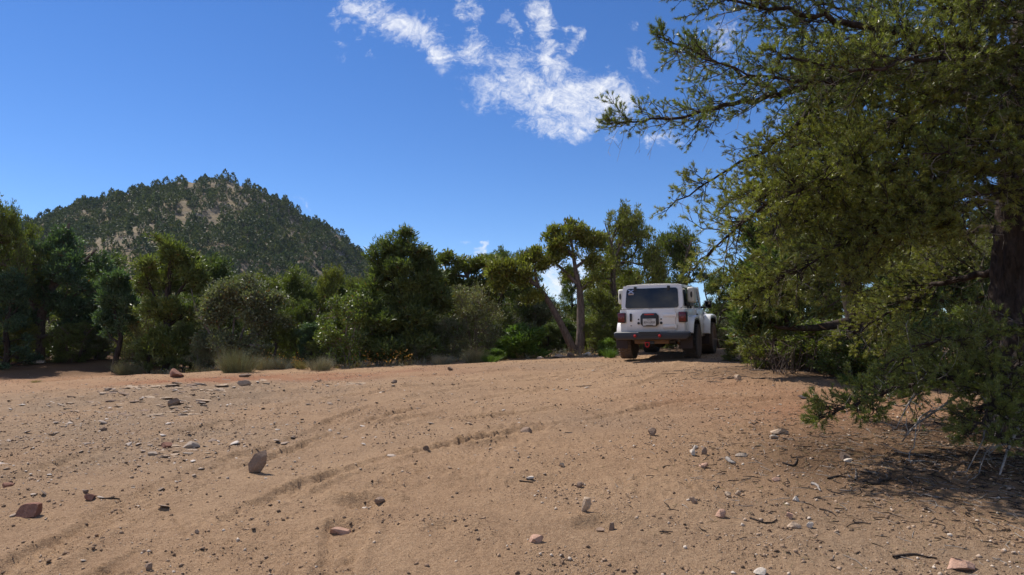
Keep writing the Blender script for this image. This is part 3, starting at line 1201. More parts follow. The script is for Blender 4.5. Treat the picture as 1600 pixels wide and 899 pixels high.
def foot(px, Y):
    p = at(px, 540, Y)
    return np.array((p[0], Y, float(base_z(p[0], Y))))


def lob(px, py, Y, rpx, rpy=None, ry=None):
    """An ellipsoid of foliage given by its place and radii in photo pixels at depth Y."""
    p = at(px, py, Y)
    rpy = rpx if rpy is None else rpy
    k = Y / F
    return (*p, rpx * k, (rpx * k if ry is None else ry), rpy * k)

# ------------------------------------------------------------------ the big pine at the right
def build_big_pine():
    rng = np.random.RandomState(5)
    S = Skeleton(60000)

    def pl(*pts):
        return [at(*q) for q in pts]
    base = at(1622, 760, 7.5)
    base[2] = float(base_z(base[0], base[1])) - 0.1
    trunk = [base] + pl((1604, 600, 7.5), (1603, 450, 7.5), (1606, 300, 7.5), (1608, 160, 7.5), (1618, 20, 7.5), (1630, -140, 7.5), (1640, -300, 7.4))
    S.limb(trunk, [0.40, 0.33, 0.29, 0.25, 0.21, 0.16, 0.11, 0.05], -1, 0, 0.2)
    limbs = [  # points in photo pixels and metres out; start radius; twigs per metre; spread; bare share at the start
        ([(1612, 75, 7.5), (1530, 82, 7.3), (1440, 60, 7.1), (1330, 36, 6.9), (1210, 14, 6.8), (1090, -5, 6.8)], .075, 75, .42, .22),
        ([(1612, 80, 7.5), (1545, 92, 7.4), (1500, 130, 7.2), (1440, 172, 7.0), (1360, 215, 6.8), (1285, 262, 6.6)], .06, 70, .40, .30),
        ([(1608, 190, 7.5), (1490, 150, 7.9), (1380, 112, 8.2), (1300, 124, 8.3), (1220, 146, 8.4), (1130, 165, 8.3), (1045, 186, 8.2), (975, 190, 8.1)], .085, 64, .36, .20),
        ([(1300, 124, 8.3), (1250, 190, 8.1), (1195, 236, 8.0), (1130, 270, 8.0), (1085, 300, 8.0), (1048, 322, 8.0)], .04, 46, .26, .30),
        ([(1606, 262, 7.5), (1500, 262, 7.2), (1400, 258, 6.9), (1300, 278, 6.7), (1215, 312, 6.5), (1155, 352, 6.4), (1112, 388, 6.4)], .075, 105, .42, .25),
        ([(1606, 305, 7.5), (1500, 300, 8.0), (1400, 300, 8.4), (1320, 330, 8.7), (1262, 388, 8.9), (1222, 440, 9.0)], .065, 70, .42, .25),
        ([(1604, 590, 7.5), (1530, 592, 7.0), (1440, 600, 6.6), (1385, 610, 6.4), (1340, 630, 6.2), (1300, 648, 6.1)], .055, 120, .27, .40),
        ([(1604, 560, 7.5), (1585, 590, 6.8), (1555, 625, 6.3), (1520, 665, 6.0)], .04, 130, .30, .25),
        ([(1604, 415, 7.5), (1540, 425, 8.0), (1460, 450, 8.5), (1390, 490, 8.8), (1330, 520, 8.9)], .055, 66, .42, .25),
        ([(1622, -30, 7.5), (1500, -60, 7.3), (1380, -80, 7.1), (1250, -95, 7.0), (1130, -100, 7.0)], .07, 60, .5, .15),
        ([(1610, 150, 7.5), (1500, 95, 8.5), (1400, 50, 9.0), (1300, 10, 9.2), (1190, -20, 9.2)], .06, 62, .45, .25),
        ([(1480, 150, 7.9), (1400, 190, 8.3), (1310, 215, 8.7), (1220, 240, 9.0), (1160, 300, 9.1)], .05, 70, .42, .15),
        ([(1612, 120, 7.5), (1570, 100, 6.9), (1500, 90, 6.4), (1420, 95, 6.1), (1340, 110, 6.0), (1250, 95, 6.0)], .05, 70, .38, .25),
        ([(1604, 350, 7.5), (1530, 360, 8.4), (1480, 380, 9.3), (1440, 400, 10.2)], .05, 55, .5, .2),
        ([(1604, 500, 7.5), (1560, 515, 6.9), (1500, 525, 6.5), (1440, 535, 6.3), (1400, 560, 6.2)], .04, 70, .30, .2),
        ([(1606, 240, 7.5), (1690, 210, 7.6), (1800, 190, 7.8), (1900, 200, 8.0)], .06, 40, .5, .2),
        ([(1608, 60, 7.5), (1700, 20, 7.2), (1820, -10, 7.0)], .06, 40, .5, .2),
        ([(1604, 420, 7.5), (1680, 420, 8.0), (1780, 440, 8.4)], .05, 40, .45, .2),
        ([(1612, 40, 7.5), (1600, 0, 8.3), (1570, -30, 9.2)], .05, 45, .5, .2),
        ([(1604, 640, 7.5), (1640, 650, 6.9), (1690, 690, 6.5)], .04, 70, .3, .2),
        ([(1608, 180, 7.5), (1580, 190, 6.9), (1540, 215, 6.5), (1480, 235, 6.3), (1410, 250, 6.2)], .035, 60, .34, .25),
        ([(1440, 60, 7.1), (1380, 110, 7.0), (1290, 130, 6.9), (1190, 120, 6.8), (1110, 90, 6.8), (1060, 70, 6.8)], .035, 66, .34, .12),
        ([(1614, 70, 7.5), (1612, 60, 6.9), (1605, 40, 6.5), (1585, 30, 6.2)], .03, 75, .34, .25),
        ([(1610, 140, 7.5), (1606, 140, 6.9), (1596, 130, 6.5), (1570, 150, 6.2)], .03, 75, .34, .25),
        ([(1608, 210, 7.5), (1604, 215, 6.9), (1590, 215, 6.5), (1560, 240, 6.3)], .03, 75, .32, .25),
        ([(1616, 0, 7.5), (1600, -20, 6.8), (1570, -30, 6.4), (1530, -20, 6.1)], .03, 70, .36, .25),
        ([(1608, 170, 7.5), (1560, 140, 8.3), (1500, 130, 9.0), (1440, 120, 9.6)], .04, 60, .45, .25),
        ([(1612, 40, 7.5), (1590, 25, 6.9), (1550, 10, 6.5), (1490, 15, 6.2)], .04, 66, .36, .2),
        ([(1606, 305, 7.5), (1520, 320, 7.1), (1420, 345, 6.8), (1320, 385, 6.6), (1240, 425, 6.6), (1190, 450, 6.7)], .045, 85, .38, .25),
        ([(1606, 270, 7.5), (1585, 280, 7.0), (1550, 300, 6.6), (1490, 325, 6.3)], .03, 60, .32, .3),
        ([(1610, 110, 7.5), (1650, 120, 6.9), (1680, 150, 6.5)], .03, 55, .4, .2),  # this limb and the next: out of view, added to cast shade
        ([(1606, 250, 7.5), (1640, 260, 6.9), (1660, 290, 6.5)], .03, 55, .4, .2),
        ([(1500, 262, 7.2), (1440, 300, 6.9), (1370, 345, 6.7), (1290, 385, 6.6), (1230, 430, 6.6)], .035, 95, .40, .15),
        ([(1440, 172, 7.0), (1400, 235, 6.8), (1330, 300, 6.7), (1250, 345, 6.7)], .03, 60, .36, .15),
        ([(1220, 146, 8.4), (1150, 110, 8.4), (1090, 90, 8.4), (1060, 75, 8.4)], .03, 60, .30, .2),
    ]
    tree = empty('pine_tree', base)
    tag(tree, 'big gnarled pine with a thick dark trunk, its needled limbs hanging over the clearing', 'tree')
    tb = MB()
    # ridged bark: a finely divided trunk with furrows running up it
    tp = resample(np.array(trunk), 0.035)
    tr_ = np.interp(np.linspace(0, 1, len(tp)), np.linspace(0, 1, 8), [0.44, 0.34, 0.30, 0.25, 0.21, 0.16, 0.11, 0.05])
    NS = 72
    V, Q, T = tube_chain(tp, tr_, NS)
    ii = np.repeat(np.arange(len(tp)), NS)
    aa = np.tile(np.arange(NS) * 2 * np.pi / NS, len(tp))
    hh = tp[ii, 2]
    fur = fbm(np.cos(aa) * 3.2 + hh * 0.35, np.sin(aa) * 3.2 + hh * 0.8, 3, 140)
    fur2 = np.abs(fbm(aa * 3.5 + 0.6 * fur, hh * 2.2, 3, 150))
    dr_ = tr_[ii] * (0.10 * fur) + 0.055 * np.minimum(fur2 * 2.2, 0.6) - 0.015
    V[:-1] = tp[ii] + (V[:-1] - tp[ii]) * (1 + dr_ / tr_[ii])[:, None]
    tb.add(V, T, Q)
    tb.build('trunk', MAT['bark_dark'], tree, True, base)

    def curve(a, b, bend, n):
        t = np.linspace(0, 1, n)[:, None]
        return (1 - t) ** 2 * a + 2 * t * (1 - t) * bend + t * t * b

    def side_dir(d, ang, flat):
        """A direction at the given angle to d, rolled round it, kept near the level plane."""
        r_ = rng.normal(size=3) * np.array([1, 1, flat])
        r_ = r_ - d * np.dot(r_, d)
        r_ = r_ / (np.linalg.norm(r_) + 1e-9)
        return d * math.cos(ang) + r_ * math.sin(ang)

    ntuft = 0
    for g, (pts, r0, per_m, spread, bare) in enumerate(limbs, 1):
        P = np.array(pl(*pts))
        lo = S.nearest(P[0], 0) if np.min(np.linalg.norm(S.p[:S.n] - P[0], axis=1)) > 0.02 else S.nearest(P[0])
        if np.linalg.norm(S.p[lo] - P[0]) > 0.6:
            lo = S.nearest(P[0])
        ids = S.limb(np.vstack([S.p[lo], P[1:]]), [r0, r0 * .8, r0 * .55, r0 * .3, .008], lo, g, 0.12)
        Qp = S.p[ids] + rng.normal(0, 0.018, (len(ids), 3))
        L = np.sum(np.linalg.norm(np.diff(Qp, axis=0), axis=1))
        wood, dead_, chains = MB(), MB(), []
        rad = np.interp(np.linspace(0, 1, len(Qp)), np.linspace(0, 1, 5), [r0, r0 * .8, r0 * .55, r0 * .3, .008])
        V, Q, T = tube_chain(Qp, rad, 10, 0.10, rng)
        wood.add(V, T, Q)
        seg_a, seg_b, seg_r0, seg_r1 = [], [], [], []
        dd_a, dd_b, dd_r = [], [], []
        tw_a, tw_b = [], []

        def poly(C, ra, rb):
            m = len(C) - 1
            for q in range(m):
                seg_a.append(C[q]); seg_b.append(C[q + 1])
                seg_r0.append(ra + (rb - ra) * q / m); seg_r1.append(ra + (rb - ra) * (q + 1) / m)

        def twigs(C, start, every):
            s_ = np.concatenate([[0], np.cumsum(np.linalg.norm(np.diff(C, axis=0), axis=1))])
            Lc = s_[-1]
            k_ = max(1, int(Lc * (1 - start) / every))
            for u in np.concatenate([start + (1 - start) * (np.arange(k_) + rng.rand(k_) * .8) / k_, [1.0]]):
                x = np.array([np.interp(u * Lc, s_, C[:, c_]) for c_ in range(3)])
                q = min(int(np.searchsorted(s_, u * Lc)), len(C) - 1)
                d_ = unit(C[max(q, 1)] - C[max(q, 1) - 1])
                if u == 1.0:
                    dr = d_
                    l_ = rng.uniform(.05, .09)
                else:
                    dr = side_dir(d_, rng.uniform(.55, 1.1), 0.8) + np.array([0, 0, .28])
                    dr = dr / np.linalg.norm(dr)
                    l_ = rng.uniform(.06, .14)
                tw_a.append(x)
                tw_b.append(x + dr * l_)

        nb = int(L * (1 - bare) * per_m / 4.2)
        for s_ in list(bare + (1 - bare) * rng.rand(nb) ** .9) + [0.985, 1.0]:
            f = s_ * (len(Qp) - 1)
            i0 = min(int(f), len(Qp) - 2)
            x = Qp[i0] + (Qp[i0 + 1] - Qp[i0]) * (f - i0)
            d_ = unit(Qp[min(i0 + 2, len(Qp) - 1)] - Qp[max(i0 - 1, 0)])
            ln = spread * rng.uniform(.9, 2.0) * (1.15 - .55 * max(0, (s_ - .5) * 2)) if s_ < .98 else spread * .8
            dr = side_dir(d_, rng.uniform(.55, 1.15), .55) if s_ < .98 else d_
            e_ = x + dr * ln + np.array([0, 0, rng.uniform(-.12, .16) * ln])
            if e_[2] < base_z(e_[0], e_[1]) + .12:
                continue
            bend = x + dr * ln * .5 + np.array([0, 0, -.10 * ln]) + rng.normal(0, .05 * ln, 3)
            C = curve(x, e_, bend, 7)
            C[1:-1] += rng.normal(0, .012, (5, 3))
            poly(C, .0055 + .006 * ln, .0028)
            twigs(C, .30, .055)
            for _ in range(int(ln * 7.5)):
                u = rng.uniform(.25, .9)
                q = int(u * 6)
                y_ = C[q]
                d2 = unit(C[q + 1] - C[q])
                l2 = ln * rng.uniform(.28, .55) * (1.15 - u * .5)
                dr2 = side_dir(d2, rng.uniform(.5, 1.0), .6)
                e2 = y_ + dr2 * l2 + np.array([0, 0, rng.uniform(-.05, .2) * l2])
                C2 = curve(y_, e2, y_ + dr2 * l2 * .5 + np.array([0, 0, -.08 * l2]), 5)
                poly(C2, .0042, .0022)
                twigs(C2, .35, .055)
        # bare dead twigs
        for _ in range(int(L * 7)):
            x = Qp[rng.randint(len(Qp))]
            dr = unit(rng.normal(size=3) * np.array([1, 1, .7]) + np.array([0, 0, -.5]))
            ln = rng.uniform(.15, .55)
            C = curve(x, x + dr * ln + np.array([0, 0, -.1 * ln]), x + dr * ln * .5 + rng.normal(0, .06, 3), 6)
            for q in range(5):
                dd_a.append(C[q]); dd_b.append(C[q + 1]); dd_r.append(.0034 - .0004 * q)
            for _k in range(3):
                q = rng.randint(2, 6)
                e3 = C[q] + unit(rng.normal(size=3)) * rng.uniform(.05, .16)
                dd_a.append(C[q]); dd_b.append(e3); dd_r.append(.0022)
        A_, B_ = np.array(tw_a), np.array(tw_b)
        ok = B_[:, 2] > base_z(B_[:, 0], B_[:, 1]) + .06
        A_, B_ = A_[ok], B_[ok]
        ntuft += len(A_)
        V, Q = batch_frustum(np.array(seg_a), np.array(seg_b), np.array(seg_r0), np.array(seg_r1), 3)
        wood.add(V, None, Q)
        V, Q = batch_frustum(A_, B_, np.full(len(A_), .0022), np.full(len(A_), .0016), 3)
        wood.add(V, None, Q)
        lo_ = wood.build('limb', MAT['bark_dark'], tree, True, base)
        V, Q = batch_frustum(np.array(dd_a), np.array(dd_b), np.array(dd_r), np.array(dd_r) * .85, 3)
        dead_.add(V, None, Q)
        dead_.build('dead_twigs', MAT['dead_wood'], lo_, True, base)['kind'] = 'stuff'
        # needle tufts: short brushes clothing the outer part of every twig
        nb_ = MB()
        k = 42
        idx = np.repeat(np.arange(len(A_)), k)
        D_ = unit(B_ - A_)
        full = rng.uniform(.75, 1.15, len(A_))[idx]
        tt = rng.uniform(.30, 1.02, len(idx))
        bs = A_[idx] + (B_ - A_)[idx] * tt[:, None]
        rr_ = rng.normal(size=(len(idx), 3))
        rr_ = unit(rr_ - D_[idx] * np.sum(rr_ * D_[idx], 1, keepdims=True))
        dr = D_[idx] * rng.uniform(.35, 1.0, (len(idx), 1)) + rr_ * rng.uniform(.5, 1.0, (len(idx), 1)) + np.array([0, 0, .10])
        V, T = needles(bs, dr, rng.uniform(.032, .050, len(idx)) * full, rng.uniform(.0042, .0066, len(idx)), rng)
        nb_.add(V, T)
        nb_.build('needles', MAT['pine_needles'], lo_, False, base)['kind'] = 'stuff'
    print('tufts', ntuft)
    # bleached dead branches low on the trunk
    def dead(pts, r0, seed):
        rg = np.random.RandomState(seed)
        D = Skeleton(3000)
        P = np.array(pl(*pts))
        ids = D.limb(P, [r0, r0 * .7, r0 * .35], -1, 0, 0.08)
        c = D.p[rg.choice(ids[len(ids) // 4:], 9)]
        T = c + unit(rg.normal(size=(9, 3)) + np.array([-.3, -.3, -.35])) * rg.uniform(0.1, 0.3, (9, 1))
        D.grow(T, rg, seg=0.06, wpath=0.0, up=0.0, jit=0.2, down_pen=0)
        D.finish(0.004, 0.5)
        w = MB()
        D.wood(w, rg, 0.006, 6)
        o = w.build('dead_branch', MAT['dead_wood'], tree, True, base)
        o['label'] = 'bleached bare dead branch low on the trunk'
    dead([(1600, 655, 7.4), (1580, 690, 6.2), (1562, 742, 5.6)], .020, 1)
    dead([(1600, 640, 7.4), (1545, 665, 6.4), (1535, 690, 6.0), (1510, 738, 5.8)], .014, 2)
    dead([(1600, 690, 7.3), (1550, 700, 6.2), (1535, 722, 5.9), (1530, 740, 5.8)], .013, 3)
    dead([(1600, 660, 7.4), (1500, 640, 6.6), (1440, 650, 6.3), (1428, 700, 6.0)], .014, 4)
    dead([(1530, 592, 7.0), (1480, 630, 6.6), (1430, 665, 6.3), (1410, 690, 6.2)], .018, 5)
    dead([(1440, 600, 6.6), (1420, 630, 6.3), (1400, 670, 6.1)], .012, 6)
    return tree


build_big_pine()

# ------------------------------------------------------------------ two pines behind it, and the thicket at their feet
f = foot(1345, 12.8)
bespoke('pine_tree', 'dark pine with a bare trunk standing just behind the thicket right of the car', 'tree', f,
        [([f - [0, 0, .2], at(1338, 500, 12.8), at(1325, 420, 12.8), at(1312, 320, 12.8), at(1300, 220, 12.8), at(1290, 120, 12.8)], [.23, .19, .16, .12, .07, .03]),
         ([at(1338, 500, 12.8), at(1280, 512, 12.5), at(1215, 512, 12.2)], [.09, .07, .03]),
         ([at(1325, 430, 12.8), at(1260, 400, 12.6), at(1200, 430, 12.4)], [.08, .05, .02]),
         ([at(1325, 420, 12.8), at(1400, 400, 12.9), at(1440, 420, 12.9)], [.08, .05, .02])],
        [lob(1200, 430, 12.3, 52, 38), lob(1250, 370, 12.5, 60, 40), lob(1185, 490, 12.4, 40, 30), lob(1300, 330, 12.6, 70, 45), lob(1230, 290, 12.8, 55, 36), lob(1290, 220, 12.8, 70, 45),
         lob(1370, 290, 12.9, 60, 45), lob(1390, 390, 12.7, 60, 45), lob(1290, 450, 12.2, 60, 40), lob(1240, 480, 12.3, 45, 30), lob(1410, 470, 12.9, 50, 35), lob(1310, 130, 12.8, 60, 50), lob(1180, 370, 12.8, 36, 24)],
        900, 'pinyon', 'pinyon', 'bark_dark', 201, dead=90, dens=0.7, rtip=0.006)
f = foot(1452, 15.0)
bespoke('pine_tree', 'pale-lit pine whose dark trunk shows between the two larger pines', 'tree', f,
        [([f - [0, 0, .2], at(1448, 480, 15), at(1444, 400, 15), at(1446, 280, 15), at(1450, 150, 15), at(1450, 40, 15)], [.24, .2, .17, .13, .08, .03])],
        [lob(1450, 480, 14.7, 70, 45), lob(1500, 430, 15, 70, 45), lob(1400, 420, 15, 60, 40), lob(1530, 350, 15, 70, 50), lob(1440, 330, 15.2, 70, 50), lob(1500, 250, 15, 70, 55), lob(1400, 220, 15, 70, 50), lob(1470, 130, 15, 80, 60), lob(1560, 470, 15.3, 60, 45), lob(1540, 180, 15.3, 60, 50)],
        700, 'pinyon', 'pinyon', 'bark_dark', 202, dead=50, dens=0.75, rtip=0.007)

put('juniper_b', 1215, 13.8, 478, 120, 'shrub', 'tangled dark shrub at the left end of the thicket beside the car track', 'shrub', 'thicket shrubs')
put('oak_a', 1278, 13.2, 500, 110, 'shrub', 'dark brushy shrub under the horizontal dark bough in the thicket', 'shrub', 'thicket shrubs')
put('juniper_a', 1165, 15.5, 512, 70, 'shrub', 'small olive shrub at the bend of the track past the car', 'shrub', 'thicket shrubs')
put('oak_a', 1318, 12.2, 530, 90, 'shrub', 'low broadleaf shrub with shiny green leaves at the edge of the dirt under the pines', 'shrub')
put('oak_a', 1390, 11.6, 515, 110, 'shrub', 'dark broadleaf shrub hidden in shade left of the big trunk', 'shrub')
put('juniper_b', 1375, 13.5, 470, 120, 'shrub', 'shaded shrub in the middle of the thicket behind the pine bough', 'shrub', 'thicket shrubs')
put('oak_a', 1480, 11.5, 500, 130, 'shrub', 'dark leafy shrub filling the shade just left of the big pine trunk', 'shrub')
put('pinyon_b', 1210, 17.5, 400, 110, 'young_pine', 'young pine standing behind the thicket just right of the car', 'tree')
put('pinyon_a', 1560, 17, 330, 200, 'pine_tree', 'pine standing deep in shade behind the big trunk', 'tree')
put('juniper_c', 1260, 20, 330, 190, 'juniper_tree', 'juniper half hidden behind the thicket pine', 'tree')
put('pinyon_c', 1400, 20, 280, 190, 'pine_tree', 'bluish pine far behind the thicket between the dark trunks', 'tree')

# ------------------------------------------------------------------ the row of trees and shrubs along the clearing
# left edge
put('juniper_c', -12, 23.5, 328, 118, 'juniper_tree', 'tall juniper cut off by the left edge of the view, crown against the sky', 'tree')
f = foot(60, 24.5)
bespoke('juniper_tree', 'broad spreading juniper with a leaning dark trunk in the shade at the left', 'tree', f,
        [([f - [0, 0, .2], at(62, 500, 24.5), at(80, 450, 24.5), at(100, 390, 24.5), at(108, 350, 24.5)], [.24, .2, .15, .1, .04]),
         ([at(62, 500, 24.5), at(40, 440, 24.3), at(45, 390, 24.2)], [.12, .08, .04]),
         ([at(80, 450, 24.5), at(130, 410, 24.5), at(150, 390, 24.4)], [.10, .07, .03])],
        [lob(105, 384, 24.5, 38, 24), lob(60, 398, 24.3, 34, 24), lob(130, 415, 24.5, 36, 24), lob(85, 430, 24.2, 46, 30), lob(40, 430, 24.4, 36, 26), lob(140, 465, 24.3, 36, 26), lob(95, 480, 24.1, 46, 26), lob(55, 480, 24.6, 36, 30), lob(130, 510, 24.4, 36, 18)],
        480, 'juniper', 'bluish', 'bark_juniper', 211, dead=60)
put('pinyon_c', 10, 22.5, 428, 90, 'juniper_tree', 'small pale bluish juniper below the spreading one at the left edge', 'tree')
f = foot(180, 22.0)
bespoke('juniper_tree', 'thin crooked little tree with a bent dark stem at the end of the shaded bank', 'tree', f,
        [([f - [0, 0, .15], at(181, 560, 22), at(189, 525, 22), at(179, 490, 22), at(184, 455, 22), at(182, 435, 22)], [.10, .085, .07, .055, .03, .015]),
         ([at(186, 535, 22), at(170, 525, 22), at(166, 500, 22)], [.05, .03, .015])],
        [lob(183, 445, 22, 24, 16), lob(168, 470, 22, 20, 14), lob(197, 468, 22, 20, 15), lob(166, 500, 22, 18, 12), lob(200, 500, 22, 16, 12), lob(178, 520, 22.2, 18, 10)],
        150, 'juniper', 'bluish', 'bark_dark', 212, dead=25)
put('grey_a', 222, 23, 470, 70, 'shrub', 'pale green bushy shrub between the crooked little tree and the tall open pine', 'shrub')
f = foot(262, 21.5)
bespoke('pine_tree', 'tall open-crowned pine with a straight dark trunk left of the pale shrub', 'tree', f,
        [([f - [0, 0, .15], at(262, 530, 21.5), at(261, 470, 21.5), at(266, 420, 21.5), at(262, 370, 21.5)], [.15, .13, .10, .07, .03]),
         ([at(262, 500, 21.5), at(240, 460, 21.5), at(225, 420, 21.4)], [.06, .04, .02]),
         ([at(262, 480, 21.5), at(290, 440, 21.5), at(300, 400, 21.6)], [.06, .04, .02])],
        [lob(262, 388, 21.5, 26, 22), lob(238, 410, 21.4, 26, 22), lob(290, 405, 21.6, 28, 24), lob(225, 440, 21.5, 24, 18), lob(300, 440, 21.6, 24, 22), lob(262, 440, 21.8, 30, 20), lob(240, 480, 21.5, 28, 20), lob(285, 485, 21.6, 28, 22), lob(235, 530, 21.3, 30, 22), lob(275, 540, 21.4, 34, 24), lob(305, 520, 21.7, 22, 26)],
        420, 'pinyon', 'pinyon', 'bark_dark', 213, dead=40)
f = foot(360, 20.6)
bespoke('shrub', 'large rounded olive-grey shrub with many fine stems, above the tawny bunch of brush', 'shrub', f,
        [([f + [dx * .15, 0, -.1], f + [dx * .5, 0, .9], f + [dx, .1 * dx, 1.8], f + [dx * 1.3, .1, 2.5]], [.05, .04, .025, .01]) for dx in (-1.0, -.5, .1, .55, 1.0)],
        [lob(372, 455, 20.6, 32, 20), lob(345, 470, 20.5, 30, 22), lob(405, 470, 20.6, 30, 22), lob(325, 500, 20.4, 28, 20), lob(370, 500, 20.3, 36, 24), lob(425, 500, 20.6, 26, 22), lob(315, 530, 20.4, 24, 16), lob(350, 535, 20.2, 30, 16), lob(400, 540, 20.3, 34, 18), lob(437, 465, 20.7, 14, 14), lob(385, 438, 20.6, 14, 12)],
        520, 'sparse', 'mahogany', 'twig_wood', 214, dead=80)
put('pinyon_a', 330, 24.5, 405, 100, 'pine_tree', 'dark pine close behind the large olive-grey shrub', 'tree')
put('juniper_b', 512, 25, 424, 46, 'juniper_tree', 'slim bright green juniper rising to a point behind the leafy oak shrub', 'tree')
put('pinyon_b', 455, 25, 425, 100, 'pine_tree', 'full dark pine right of the olive-grey shrub', 'tree')
put('juniper_a', 468, 21.5, 470, 66, 'juniper_tree', 'small grey-green juniper with a dark stem behind the grass tufts', 'tree')
put('oak_a', 545, 19.4, 462, 92, 'shrub', 'leafy bright oak shrub at the foot of the big dark pine', 'shrub')
put('oak_a', 590, 19.6, 500, 70, 'shrub', 'lower dark oak shrub pressed against the big dark pine', 'shrub')
f = foot(628, 20.0)
bespoke('pine_tree', 'big dense dark pine, tallest in the middle of the row, foliage down to the ground', 'tree', f,
        [([f - [0, 0, .15], at(626, 520, 20), at(624, 460, 20), at(628, 410, 20), at(626, 370, 20)], [.20, .17, .13, .08, .03]),
         ([at(626, 500, 20), at(660, 460, 20), at(672, 430, 20)], [.08, .05, .02])],
        [lob(630, 378, 20, 16, 16), lob(614, 395, 20, 20, 18), lob(645, 400, 20, 22, 18), lob(592, 405, 20, 16, 20), lob(668, 412, 20.1, 16, 20), lob(620, 425, 19.8, 34, 20), lob(660, 440, 20, 34, 22), lob(592, 440, 20, 24, 22), lob(630, 465, 19.6, 42, 24), lob(678, 475, 20, 28, 24), lob(585, 480, 19.9, 24, 26), lob(640, 510, 19.5, 44, 24), lob(600, 520, 19.6, 34, 24), lob(680, 515, 19.8, 28, 24), lob(620, 550, 19.4, 40, 18), lob(665, 548, 19.5, 34, 18), lob(635, 366, 20, 8, 8), lob(612, 376, 20, 7, 8), lob(585, 385, 20, 7, 9)],
        860, 'pinyon', 'pinyon', 'bark_dark', 215, dead=40, dens=1.1)
f = foot(722, 22.5)
bespoke('juniper_tree', 'ragged dark juniper with crooked open top, between big pine and leaning juniper', 'tree', f,
        [([f - [0, 0, .15], at(722, 500, 22.5), at(735, 450, 22.5), at(720, 415, 22.5), at(700, 402, 22.5)], [.16, .14, .10, .06, .03]),
         ([at(735, 450, 22.5), at(752, 430, 22.5), at(770, 412, 22.5)], [.08, .05, .03])],
        [lob(700, 404, 22.5, 18, 10), lob(722, 412, 22.5, 16, 11), lob(745, 420, 22.6, 20, 12), lob(770, 415, 22.7, 20, 14), lob(735, 445, 22.7, 26, 16), lob(700, 440, 22.7, 22, 16), lob(760, 450, 22.7, 26, 18), lob(715, 480, 22.5, 30, 20)],
        330, 'juniper', 'juniper', 'bark_juniper', 216, dead=40)
put('grey_a', 742, 20.6, 452, 92, 'shrub', 'grey-leaved shrub with loose upright twigs right of the big dark pine', 'shrub')
put('grey_a', 705, 19.8, 500, 60, 'shrub', 'low grey-green shrub in the shade at the right foot of the big dark pine', 'shrub')
put('juniper_c', 795, 24, 398, 110, 'juniper_tree', 'dense dark juniper behind the bright green bush', 'tree')
put('pinyon_b', 845, 26, 464, 120, 'pine_tree', 'dark pine in the shade behind the leaning trunk', 'tree')
put('bright_a', 822, 19.6, 512, 56, 'shrub', 'bright green feathery bush on the rim of the dirt left of the twin trunks', 'shrub')
put('bright_a', 795, 19.6, 528, 34, 'shrub', 'smaller green bush touching the bright feathery bush on its left', 'shrub')
put('bright_a', 772, 19.2, 545, 30, 'shrub', 'low yellowish green tuft left of both bright bushes', 'shrub')
f = foot(905, 20.5)
bespoke('juniper_tree', 'twin-trunked old juniper, one trunk upright and one leaning far left', 'tree', f,
        [([f - [0, 0, .15], at(908, 500, 20.5), at(905, 450, 20.5), at(898, 415, 20.5), at(894, 385, 20.5), at(890, 358, 20.5)], [.17, .135, .11, .08, .05, .02]),
         ([f + [-.08, 0, -.1], at(888, 530, 20.4), at(868, 490, 20.3), at(842, 450, 20.2), at(812, 428, 20.2), at(785, 415, 20.2)], [.12, .105, .09, .07, .045, .02]),
         ([at(905, 447, 20.5), at(878, 420, 20.5), at(862, 408, 20.5), at(850, 404, 20.5)], [.07, .055, .04, .02]),
         ([at(900, 418, 20.5), at(920, 402, 20.5), at(932, 386, 20.5)], [.055, .035, .02]),
         ([at(842, 450, 20.2), at(836, 430, 20.2), at(837, 405, 20.2)], [.05, .04, .02]),
         ([at(896, 400, 20.5), at(880, 385, 20.6), at(872, 368, 20.6)], [.05, .035, .02]),
         ([at(905, 455, 20.5), at(922, 440, 20.3), at(934, 436, 20.2)], [.03, .02, .012])],
        [lob(868, 366, 20.6, 11, 9), lob(885, 358, 20.5, 11, 8), lob(903, 360, 20.4, 10, 8), lob(917, 370, 20.5, 9, 9), lob(908, 378, 20.6, 10, 7), lob(876, 382, 20.3, 10, 8), lob(934, 388, 20.5, 9, 8), lob(928, 406, 20.4, 8, 6), lob(864, 392, 20.4, 9, 7), lob(890, 372, 20.7, 10, 7),
         lob(837, 398, 20.2, 13, 9), lob(858, 404, 20.4, 11, 8), lob(848, 416, 20.5, 10, 6), lob(818, 408, 20.2, 12, 9), lob(800, 416, 20.1, 12, 9), lob(780, 414, 20.2, 13, 9), lob(766, 424, 20.3, 10, 8), lob(826, 426, 20.0, 11, 6), lob(792, 434, 20.2, 12, 8), lob(812, 440, 20.3, 10, 6), lob(776, 446, 20.4, 11, 8), lob(838, 462, 20.2, 9, 5), lob(822, 470, 20.3, 9, 6), lob(934, 436, 20.2, 6, 4), lob(880, 425, 20.5, 7, 4), lob(872, 404, 20.5, 7, 6), lob(884, 396, 20.7, 7, 6), lob(926, 422, 20.6, 7, 6), lob(916, 410, 20.7, 7, 5), lob(905, 396, 20.2, 6, 5), lob(893, 350, 20.5, 6, 5), lob(912, 356, 20.5, 6, 5), lob(858, 374, 20.5, 6, 6), lob(938, 372, 20.5, 6, 7), lob(888, 432, 20.8, 8, 6), lob(917, 448, 20.8, 7, 6)],
        290, 'juniper', 'juniper', 'bark_juniper', 217, dead=90, dens=0.85, up=0.05, thick=0.012)
put('pinyon_a', 893, 26, 420, 54, 'pine_tree', 'narrow dark pine seen between the twin trunks', 'tree')
put('juniper_c', 980, 21.5, 334, 116, 'juniper_tree', 'tall juniper behind the left side of the parked car', 'tree')
put('juniper_a', 1058, 22.5, 362, 104, 'juniper_tree', 'dark juniper rising straight above the roof of the parked car', 'tree')
